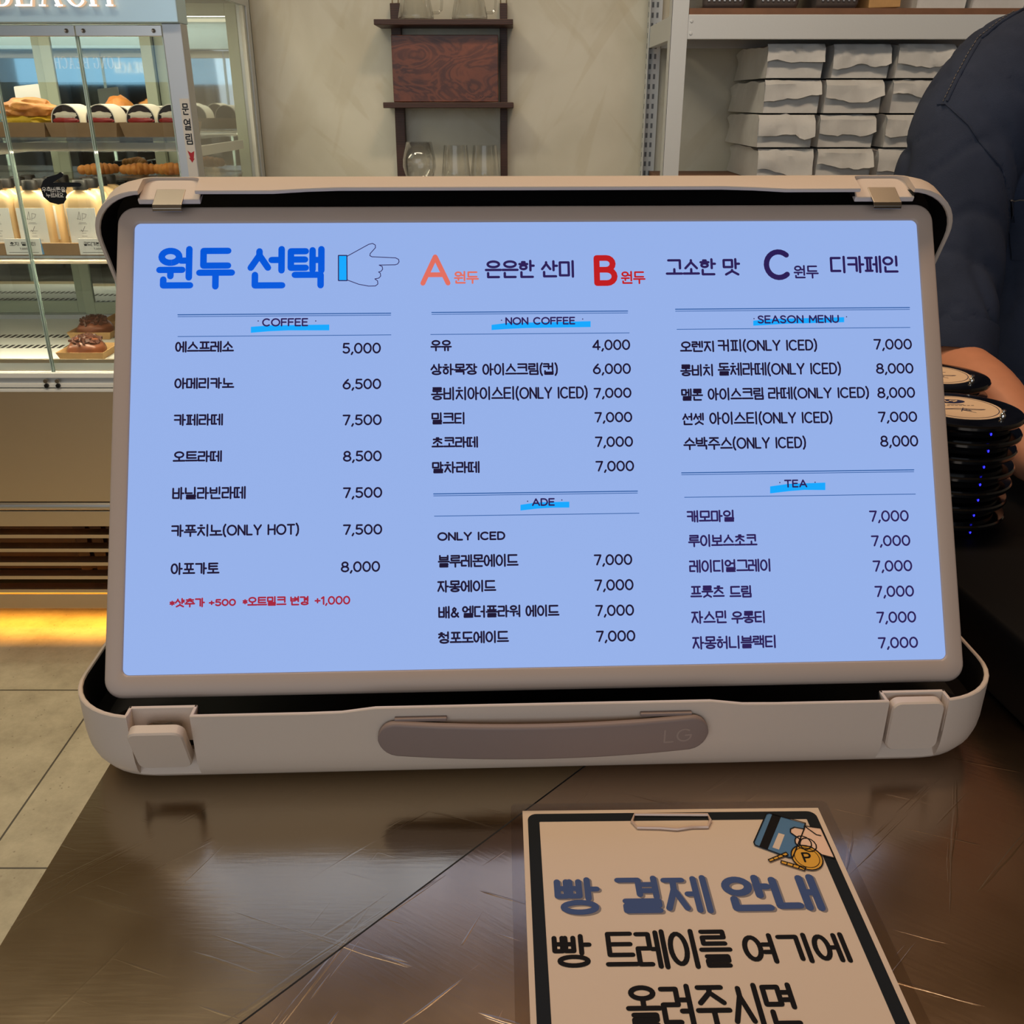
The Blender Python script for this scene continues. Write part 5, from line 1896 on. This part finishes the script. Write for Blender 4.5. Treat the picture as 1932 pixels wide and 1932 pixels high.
ROWN = ['top', 'second', 'third', 'bottom']
COLN = ['nearest the rack upright', 'in the middle column', 'beside the person in navy']
hb_ = (PY(1500, 78, 2.53).z - 0.001 - (RS + 0.0005)) / 4
for c, (xc, wd) in enumerate(((0.680, 0.138), (0.834, 0.138), (0.988, 0.138), (1.142, 0.138))):
    for r in range(4):
        z = RS + 0.0005 + (3 - r) * hb_
        off = [(0.0, .002, -.006, .002), (.006, -.004, -.008, -.006), (.004, .006, 0, -.006), (0, 0, 0, 0)][c][r]
        lab = ('%s coffee bag of the column %s' % (ROWN[r], COLN[c])) if c < 3 else ('%s coffee bag of the column hidden past the shoulder in navy' % ROWN[r])
        if c == 3 and r > 0:
            continue
        paper_bag(lab, xc + off, 2.535 + 0.006 * ((r + c) % 2), z, wd, 0.385, hb_ * 0.985, 3 + c * 7 + r, 0.015 * ((r * 2 + c) % 3 - 1))
if True:
    for r in range(1, 4):
        paper_bag('%s coffee bag of the column hidden past the shoulder in navy' % ROWN[r], 1.139, 2.54, RS + 0.0005 + (3 - r) * hb_, 0.142, 0.385, hb_ * 0.985, 60 + r)
# baskets and bags on top of the rack
TZ = zt_ + 0.0132


def basket(label, px0, px1):
    y = RY0 + 0.03
    x0, x1 = PY(px0, 14, y).x, PY(px1, 14, y).x
    t = thing('plastic_basket', label, 'basket', ((x0 + x1) / 2, y, TZ), 0, 'smoke plastic baskets on the rack')
    w, d, h = x1 - x0, 0.26, 0.11
    rr = lambda k, z, g_=0.0: [(x_, y_ + d / 2, z) for x_, y_ in rrect(w * k - 2 * g_, d * k - 2 * g_, .012, 4)]
    MB().loft([rr(.80, 0.0005), rr(.92, .003), rr(.97, .012), rr(1.06, h), rr(1.09, h + .003), rr(1.09, h + .005), rr(1.04, h + .004, .001), rr(.96, .014, .002), rr(.9, .006, .002)]).build('basket_body', M['basket'], t, angle=50)
    sl = MB()
    lt = MB()
    for row in range(3):
        for k in range(7):
            xx = (k - 3) * w * .118
            zz = .0165 + row * .030
            yy = d / 2 - d * (.97 + .09 * zz / h) / 2 - .0012
            sl.span((xx - .0026, yy, zz), (xx + .0026, yy + .0022, zz + .020))
            if row == 0:
                lt.span((xx - .0024, yy - .0003, zz), (xx + .0024, yy + .001, zz + .0036))
    sl.build('slots', M['blackout'], t, smooth=False)
    lt.build('slot_sills', M['steel_light'], t, smooth=False)
    return t


bk = basket('smoke plastic basket on the rack top, next to the upright', 1325, 1408)
dup(bk, (PY(1468, 14, RY0 + .03).x, RY0 + 0.03, TZ), 0, 'smoke plastic basket on the rack top, between two like it')
dup(bk, (PY(1581, 14, RY0 + .03).x, RY0 + 0.03, TZ), 0, 'smoke plastic basket on the rack top, next to the kraft box')
kb = thing('kraft_box', 'brown kraft box tipped beside the baskets on the rack top', 'box', (PY(1668, 12, RY0 + .05).x, RY0 + 0.05, TZ))
MB().box((0, 0.09, 0.045), (0.075, 0.18, 0.085), mtx=Matrix.Rotation(-0.03, 3, 'Y')).build('box_body', M['kraft'], kb, smooth=False, bevel=0.002)
kb.location.z += 0.002
for i, (px, w) in enumerate(((1765, 0.118), (1872, 0.125), (1985, 0.13))):
    paper_bag(['coffee bag on the rack top, next to the kraft box', 'coffee bag on the rack top, over the shoulder in navy', 'coffee bag on the rack top, far past the shoulder in navy'][i],
              PY(px, 12, RY0 + .05).x + 0.01, RY0 + 0.045, TZ, w, 0.30, 0.075, 40 + i, 0.03 * (i - 1), 0.6)

# ------------------------------------------------------------------ black dock and the table pagers on it
DKZ = 0.9600
M['dock'] = mat('dock_plastic', srgb(9, 9, 11), 0.65, spec=0.15)
dk = thing('charging_dock', 'black charging dock under the pagers, on the steel counter', 'charging dock', (0.395, 0.655, CZ), math.radians(7))
w_, d0, d1 = 0.30, -0.20, 0.395
MB().loft([[(x, y, z) for x, y in rrect(w_ - 2 * i, d1 - d0 - 2 * i, 0.012, 4, w_ / 2, (d0 + d1) / 2)] for i, z in ((0.002, 0.0005), (0.0, 0.003), (0.0, 0.058), (0.0015, 0.0622), (0.004, 0.0640))]).build('dock_body', M['dock'], dk, angle=50)
for cx, cy in ((0.0, 0.0),):
    pass


def pager(label, x, y, z, num=None, rz=0.0, led=True, group=None):
    t = thing('table_pager', label, 'pager', (x, y, z), rz, group)
    R_ = 0.058
    MB().lathe([(0.0, 0.0004), (R_ * .80, 0.0004), (R_ * .84, 0.0020), (R_ * .87, 0.0085), (R_ * .985, 0.0098), (R_, 0.0112), (R_, 0.0136), (R_ * .98, 0.0152), (R_ * .90, 0.0160), (R_ * .70, 0.0162), (0.0, 0.0162)], n=56).build('pager_body', M['gloss_black'], t, angle=25)
    if led:
        a = -PI / 2 + 0.20
        o = MB()
        o.blob((R_ * .868 * math.cos(a), R_ * .868 * math.sin(a), 0.0056), (0.0008, 0.0008, 0.0014), 1, 0, 1, 2)
        o.build('status_light', M['led_blue'], t)
    if num:
        l = MB().lathe([(0.0, 0.0166), (R_ * .655, 0.0166), (R_ * .66, 0.0163)], n=48).build('paper_label', M['label'], t)
        r = MB()
        pp = lambda u, v, e=0.0: (u, v, 0.0168 + e)
        c_ = ell(0, 0, R_ * .60, R_ * .60, 48)
        ribbon(r, c_, 0.0007, pp)
        ov = ell(0, 0.019, 0.0130, 0.0068, 24)[:-1]
        r.add([pp(u, v) for u, v in ov], [tuple(range(24))])
        for k, (wd, yy) in enumerate(((.010, .0080), (.022, .0050))):
            for j in range(9):
                a0 = -wd / 2 * 1.6 + wd * 1.6 * j / 9
                ribbon(r, [(a0, yy), (a0 + wd * .10, yy)], 0.0009, pp, 5)
        for stq in ([(-.018, -.006), (.016, -.010), (.021, -.0085), (-.004, -.004), (-.018, -.006)], [(-.004, -.014), (.002, -.003), (.006, -.0125), (-.002, -.009), (.008, -.018)]):
            ribbon(r, stq, 0.0008, pp, 6)
        r.build('label_print', M['navy'], l, smooth=False)
        nm = MB()
        n2 = lambda u, v, e=0.0: (-u, 0.038 - v, 0.0171 + e)          # the number faces the customer's side: upside down from here
        write(nm, num, -0.0065, 0.0150, 0.0065, 0.0080, 0.0014, n2)
        nm.build('label_number', M['label'], l, smooth=False)
        a = -PI / 2 + 0.78
        MB().lathe([(0.0028, 0.0162), (0.0028, 0.0175), (0.0020, 0.0190), (0.0012, 0.0200), (0.0022, 0.0212), (0.0022, 0.0226), (0.0, 0.0232)], (R_ * .69 * math.cos(a), R_ * .69 * math.sin(a), 0), 14).build('contact_pin', M['chrome'], t)
    return t


PX_, PYY = 0.431, 0.884
ORD = ['lowest', 'second from below', 'third from below', 'fourth from below', 'fifth from below', 'sixth from below']
STEP = 0.0164
for k in range(6):
    pager('black table pager, %s in the stack nearer the counter edge' % ORD[k], PX_ + 0.0007 * ((k * 37) % 3 - 1), PYY + 0.0015 * ((k * 17) % 3 - 1), DKZ + 0.0003 + k * STEP, None, 0.012 * ((k * 5) % 3 - 1), True, 'pagers in the nearer stack')
pager('black table pager numbered 61, on top of the nearer stack', PX_, PYY, DKZ + 0.0003 + 6 * STEP, '61', 0.0, True, 'pagers in the nearer stack')
QX, QY = 0.455, 1.006
for k in range(6):
    pager('black table pager, %s in the stack by the forearm' % ORD[k], QX, QY, DKZ + 0.0003 + k * STEP, None, 0.01 * k, True, 'pagers in the farther stack')
pager('black table pager with a cream label, on top of the stack by the forearm', QX, QY, DKZ + 0.0003 + 6 * STEP, '60', 0.06, True, 'pagers in the farther stack')

# ------------------------------------------------------------------ the shop behind the viewer, seen mirrored in the case glass
fy = -2.75
fa = thing('shop_fascia', 'pale blue lettered fascia across the shop front, its glow standing in for skylight', 'fascia', (-2.6, fy, 1.45))
wb(S((-4.0, fy - 0.10, 1.47), (-1.2, fy, 1.70)), 'fascia_panel', M['fascia'], fa, smooth=False)
for i, ch in enumerate('LONG'):
    lit_letter(ch, -2.72 - i * 0.050, -2.76 - i * 0.050, 1.555, 0.075, fy, 0.012, fa, flip=-1)
for i, ch in enumerate('BEACH'):
    lit_letter(ch, -2.94 - i * 0.050, -2.98 - i * 0.050, 1.555, 0.075, fy, 0.012, fa, flip=-1)
for x in (-3.9, -3.2, -2.5, -1.8, -1.25):
    wb(S((x, fy - 0.09, 0.0), (x + 0.06, fy - 0.03, 1.47)), 'fascia_post', M['alu'], fa, smooth=False)
wb(S((-3.95, fy - 0.12, 0.0), (-1.2, fy - 0.095, 1.47)), 'dark_front', M['dark_unit'], fa, smooth=False)


# ------------------------------------------------------------------ the person in navy behind the counter
PB = (0.80, 1.30, 0.0)
pe = thing('person', 'person in a navy denim short-sleeved shirt, standing behind the pagers', 'person', PB)


def remesh(o, vox, it=4, fac=0.5):
    r = o.modifiers.new('r', 'REMESH')
    r.mode, r.voxel_size, r.use_smooth_shade = 'VOXEL', vox, True
    s = o.modifiers.new('s', 'SMOOTH')
    s.iterations, s.factor = it, fac
    realize(o)
    o.data.shade_smooth()
    return o


def oval(c, rx, ry, n=28, ex=2.0, tilt=None):
    out = []
    for k in range(n):
        a = 2 * PI * k / n
        ca, sa = math.cos(a), math.sin(a)
        x = rx * math.copysign(abs(ca) ** (2 / ex), ca)
        y = ry * math.copysign(abs(sa) ** (2 / ex), sa)
        v = Vector((x, y, 0))
        if tilt:
            v = tilt @ v
        out.append(Vector(c) + v)
    return out


def limb(mb, pts, rad, n=18, flat=1.0):
    """a smooth tapering tube through joints"""
    P = [Vector(p) for p in pts]
    Q, R_ = [], []
    for i in range(len(P) - 1):
        p0, p1, p2, p3 = P[max(0, i - 1)], P[i], P[i + 1], P[min(len(P) - 1, i + 2)]
        for k in range(6):
            t = k / 6
            Q.append(0.5 * ((2 * p1) + (p2 - p0) * t + (2 * p0 - 5 * p1 + 4 * p2 - p3) * t * t + (3 * p1 - p0 - 3 * p2 + p3) * t ** 3))
            R_.append(rad[i] + (rad[i + 1] - rad[i]) * smooth01(t))
    Q.append(P[-1])
    R_.append(rad[-1])
    mb.tube(Q, R_, n)
    for p, r in ((P[0], rad[0]), (P[-1], rad[-1])):
        mb.blob(p, (r * .98, r * .98, r * .98), 0, 0, 1, 2)


SR, ER, WRJ = Vector((0.578, 1.295, 1.340)), Vector((0.530, 1.150, 1.066)), Vector((0.548, 0.935, 1.003))
SLf, EL, WL = Vector((0.995, 1.31, 1.345)), Vector((1.045, 1.36, 1.06)), Vector((1.025, 1.24, 0.86))
HC = Vector((0.805, 1.285, 1.60))
body = MB()
# torso, neck, head
body.loft([oval((0.80, 1.31, z), rx, ry, 28, 2.4) for z, rx, ry in ((0.83, .150, .100), (0.92, .160, .108), (1.02, .145, .098), (1.15, .150, .092), (1.27, .155, .082), (1.33, .140, .066), (1.38, .09, .056), (1.44, .056, .056))])
limb(body, [(0.802, 1.312, 1.38), (0.804, 1.300, 1.46), (0.805, 1.292, 1.53)], [.060, .054, .056])
hd_ = []
for z, rx, ry, dy in ((-.108, .028, .030, -.040), (-.098, .044, .048, -.030), (-.075, .058, .070, -.016), (-.045, .066, .084, -.008), (-.010, .070, .090, -.002), (.030, .073, .094, .002), (.065, .071, .090, .006), (.092, .058, .074, .008), (.110, .036, .046, .008), (.116, .012, .016, .008)):
    hd_.append(oval(HC + Vector((0, dy, z)), rx, ry, 24, 2.15))
body.loft(hd_)
body.blob(HC + Vector((0, -.098, -.018)), (.011, .018, .012), 0, 0, 1, 2)                 # nose
limb(body, [HC + Vector((0, -.086, .022)), HC + Vector((0, -.100, -.014))], [.007, .010], 10)
for s in (-1, 1):
    body.blob(HC + Vector((s * .074, .008, -.006)), (.010, .018, .031), 0, 0, 1, 2)        # ears
    limb(body, [HC + Vector((s * .012, -.088, .034)), HC + Vector((s * .050, -.074, .032))], [.006, .006], 8)   # brow ridge
# arms
limb(body, [SR + Vector((.05, .015, .0)), SR, SR.lerp(ER, .5) + Vector((-.004, .006, 0)), ER, ER.lerp(WRJ, .45), WRJ], [.050, .052, .046, .041, .039, .028])
limb(body, [SLf + Vector((-.05, .01, 0)), SLf, SLf.lerp(EL, .5), EL, EL.lerp(WL, .45), WL], [.050, .052, .046, .040, .038, .028])


def add_hand(mb, wrist, fwd, side, up, curl):
    """palm and five separate bent fingers; side points to the thumb"""
    fwd, side, up = fwd.normalized(), side.normalized(), up.normalized()
    P_ = lambda a, b, c: wrist + fwd * a + side * b + up * c
    ring = lambda a, w, t: [P_(a, w * math.cos(2 * PI * k / 14), t * math.sin(2 * PI * k / 14)) for k in range(14)]
    mb.loft([ring(-.008, .025, .019), ring(.02, .033, .017), ring(.055, .041, .015), ring(.082, .040, .0125), ring(.090, .036, .010)])
    for k, (b, L_) in enumerate(((.030, .070), (.010, .078), (-.010, .072), (-.029, .056))):
        base = P_(.080 - .004 * abs(k - 1), b, 0)
        pts, d, p = [base - fwd * .02, base], fwd + side * (.10 * (1.5 - k)), base
        for j, f in enumerate((.45, .32, .23)):
            ang = curl * (j + .4)
            dd = (d * math.cos(ang) - up * math.sin(ang)).normalized()
            p = p + dd * L_ * f
            pts.append(p)
        limb(mb, pts, [.0088, .0092, .0085, .0078, .0065], 10)
    t0 = P_(.022, .028, -.002)
    limb(mb, [P_(.012, .016, -.002), t0, P_(.048, .052, -.008), P_(.072, .058, -.014), P_(.090, .054, -.020)], [.014, .0125, .0105, .0095, .0075], 10)


add_hand(body, WRJ, Vector((.42, -.90, -.10)), Vector((.9, .42, .05)), Vector((0, -.10, 1)), .12)
add_hand(body, WL, Vector((-.05, -.28, -.95)), Vector((-.6, -.7, .2)), Vector((.8, -.6, .1)), .34)
# legs
for s in (-1, 1):
    x = 0.80 + s * .09
    limb(body, [(x, 1.31, .88), (x + s * .005, 1.30, .68), (x + s * .004, 1.29, .48), (x, 1.315, .28), (x, 1.325, .09)], [.088, .080, .058, .052, .040])
    limb(body, [(x, 1.33, .050), (x + s * .01, 1.25, .042), (x + s * .014, 1.14, .030)], [.042, .040, .028])
bo = wb(body, 'body', M['skin'], pe)
remesh(bo, 0.0052, 3, 0.4)
# face
for s in (-1, 1):
    ey = wb(MB().blob(HC + Vector((s * .031, -.0800, .012)), (.0130, .0080, .0070), 0, 0, 1, 2), 'eye', M['eye'], pe)
    wb(MB().blob(HC + Vector((s * .031, -.0868, .012)), (.0060, .0026, .0058), 0, 0, 1, 2), 'iris', M['iris'], ey)
for s in (-1, 1):
    fc = MB()
    limb(fc, [HC + Vector((s * .014, -.0915, .036)), HC + Vector((s * .034, -.086, .041)), HC + Vector((s * .052, -.072, .034))], [.003, .0036, .002], 8)
    wb(fc, 'eyebrow', M['hair'], pe)
wb(MB().blob(HC + Vector((0, -.0875, -.054)), (.023, .0085, .0058), 0, 0, 1, 2).blob(HC + Vector((0, -.0850, -.0605)), (.019, .0085, .0052), 0, 0, 1, 2), 'lips', M['lip'], pe)
hr = MB()
hr.loft([oval(HC + Vector((0, dy, z)), rx, ry, 26, 2.1) for z, rx, ry, dy in ((-.055, .060, .050, .050), (-.01, .078, .076, .028), (.035, .083, .094, .014), (.075, .081, .100, .004), (.108, .066, .082, .006), (.130, .038, .048, .008), (.136, .01, .012, .008))])
for s in (-1, 1):
    limb(hr, [HC + Vector((s * .06, -.072, .060)), HC + Vector((s * .02, -.094, .074))], [.016, .018], 10)
ho = wb(hr, 'hair', M['hair'], pe)
remesh(ho, 0.005, 3)
# trousers and shoes
tr_ = MB()
tr_.loft([oval((0.80, 1.31, z), rx, ry, 28, 2.4) for z, rx, ry in ((0.74, .170, .118), (0.86, .178, .124), (0.95, .172, .120))])
for s in (-1, 1):
    x = 0.80 + s * .09
    limb(tr_, [(x, 1.31, .84), (x + s * .005, 1.30, .66), (x + s * .004, 1.30, .46), (x, 1.315, .28), (x, 1.32, .10)], [.100, .094, .078, .070, .066])
remesh(wb(tr_, 'trousers', M['trouser'], pe), 0.008, 4)
for s in (-1, 1):
    x = 0.80 + s * .09
    sh = MB()
    sh.loft([oval((x + s * .006, 1.255, z), rx, ry, 24, 2.6) for z, rx, ry in ((.0, .046, .135), (.02, .050, .140), (.05, .047, .128), (.075, .040, .085), (.095, .045, .050))])
    wb(sh, 'shoe', M['black'], pe)

# the shirt
st = MB()
tor = []
for z, rx, ry, cx, cy, ex in ((.80, .195, .138, .806, 1.322, 2.3), (.90, .195, .138, .806, 1.321, 2.3), (1.00, .190, .132, .805, 1.320, 2.3), (1.12, .190, .130, .804, 1.320, 2.4),
                              (1.22, .192, .126, .803, 1.320, 2.5), (1.30, .192, .116, .803, 1.318, 2.6), (1.355, .182, .098, .803, 1.316, 2.5), (1.395, .150, .082, .803, 1.314, 2.3), (1.425, .095, .070, .803, 1.310, 2.0)):
    tor.append(oval((cx, cy, z), rx, ry, 36, ex))
st.loft(tor)
CUF = ER.lerp(WRJ, .02)
limb(st, [SR + Vector((.115, .02, .062)), SR + Vector((.035, .008, .012)), SR.lerp(ER, .28) + Vector((-.010, .010, .0)), SR.lerp(ER, .65) + Vector((-.004, .010, 0)), SR.lerp(ER, .93)], [.066, .078, .068, .060, .056], 26)
CL = EL
limb(st, [SLf + Vector((-.115, .02, .062)), SLf + Vector((-.035, .008, .012)), SLf.lerp(EL, .28), SLf.lerp(EL, .65), SLf.lerp(EL, .97)], [.066, .078, .071, .065, .062], 26)
so = wb(st, 'denim_shirt', M['denim'], pe)
remesh(so, 0.007, 5)
# hanging folds: long soft creases pushed into the cloth
L0 = pe.location
me = so.data
bm = bmesh.new()
bm.from_mesh(me)
bm.normal_update()
for v in bm.verts:
    p = v.co + L0
    n1 = noise.noise(Vector((p.x * 13 + p.z * 6.0, p.y * 11, p.z * 1.1 + 2)))
    n2 = noise.noise(Vector((p.x * 24 + p.z * 13, p.y * 20 + 4, p.z * 5 + 3)))
    crease = math.exp(-(n1 / .085) ** 2) + .5 * math.exp(-(n2 / .07) ** 2)
    v.co += v.normal * (0.008 * abs(n1) - 0.0055 * crease + 0.002)
bm.to_mesh(me)
bm.free()
me.shade_smooth()
# cut the sleeves open: the hems are where the cloth ends, a rolled band with a darker inside
def hem(name, a, b, r):
    d = (b - a).normalized()
    k = MB()
    x = d.cross(Vector((0, 0, 1))).normalized()
    y = x.cross(d)
    rg = lambda t, rr: [b + d * t + (x * math.cos(2 * PI * q / 26) + y * math.sin(2 * PI * q / 26)) * rr for q in range(26)]
    k.loft([rg(-.034, r * 1.01), rg(.004, r * 1.03), rg(.006, r * 1.02), rg(.005, r * .97), rg(-.022, r * .90)], False, True)
    return wb(k, name, M['denim'], pe)


hem('sleeve_hem', SR, SR.lerp(ER, 1.02), .0570)
hem('sleeve_hem', SLf, SLf.lerp(EL, 1.14), .0625)
# collar
ck_ = MB()
for s in (-1, 1):
    ck_.loft([[Vector((0.803 + s * a, 1.312 + b, z)) for a, b, z in row] for row in
              ([(.0, .072, 1.445), (.045, .060, 1.446), (.070, .020, 1.438), (.062, -.030, 1.424), (.018, -.080, 1.392)],
               [(.0, .092, 1.415), (.060, .078, 1.416), (.092, .022, 1.408), (.086, -.048, 1.390), (.050, -.104, 1.352)])], False, False, closed=False)
co = wb(ck_, 'collar', M['denim'], pe)
sd = co.modifiers.new('t', 'SOLIDIFY')
sd.thickness = 0.004
realize(co)
# seams, pocket and its frayed edge follow the cloth
bv = BVHTree.FromPolygons([v.co + L0 for v in so.data.vertices], [tuple(p.vertices) for p in so.data.polygons])
EYE = Vector((0, 0, CAMH))


def on_cloth(px, py, lift=0.0015):
    d = ray(px, py).normalized()
    h = bv.ray_cast(EYE, d, 3.0)
    return (h[0] + h[1] * lift) if h[0] is not None else None


def seam(name, pts, r, m):
    P = []
    for (x0, y0), (x1, y1) in zip(pts, pts[1:]):
        for k in range(10):
            q_ = on_cloth(x0 + (x1 - x0) * k / 10, y0 + (y1 - y0) * k / 10, r * .3)
            if q_ is not None:
                P.append(q_)
    if len(P) > 2:
        return wb(MB().tube(P, r, 6), name, m, pe)


seam('shoulder_seam', [(1930, 18), (1890, 42), (1850, 75), (1830, 108), (1808, 148), (1785, 196)], 0.0017, M['denim'])
seam('armhole_seam', [(1768, 197), (1785, 196), (1828, 236), (1850, 270), (1890, 318), (1898, 345)], 0.0014, M['denim'])
stc = MB()
row = [(1926, 14), (1888, 38), (1846, 71), (1824, 106), (1802, 147), (1779, 194)]
for (x0, y0), (x1, y1) in zip(row, row[1:]):
    n = max(3, int(math.hypot(x1 - x0, y1 - y0) / 7))
    for k in range(n):
        a = on_cloth(x0 + (x1 - x0) * k / n, y0 + (y1 - y0) * k / n, .001)
        b = on_cloth(x0 + (x1 - x0) * (k + .6) / n, y0 + (y1 - y0) * (k + .6) / n, .001)
        if a is not None and b is not None and (b - a).length < .02:
            stc.tube([a, b], 0.0006, 5)
if stc.v:
    wb(stc, 'shoulder_stitching', M['stitch'], pe)
pk_ = MB()
G = []
for j in range(9):
    rw = []
    for i in range(13):
        q_ = on_cloth(1903 + i * 11 + j * 1.2, 378 + j * 14, .0035)
        rw.append(q_)
    G.append(rw)
if all(q_ is not None for rw in G for q_ in rw):
    pk_.loft(G, False, False, closed=False)
    po = wb(pk_, 'chest_pocket', M['denim'], pe)
    e = MB().tube([q_ + Vector((0, -.001, .0015 * noise.noise(Vector((k * 1.7, 0, 0))))) for k, q_ in enumerate(G[0])], 0.0010, 6)
    wb(e, 'frayed_edge', M['stitch'], po)
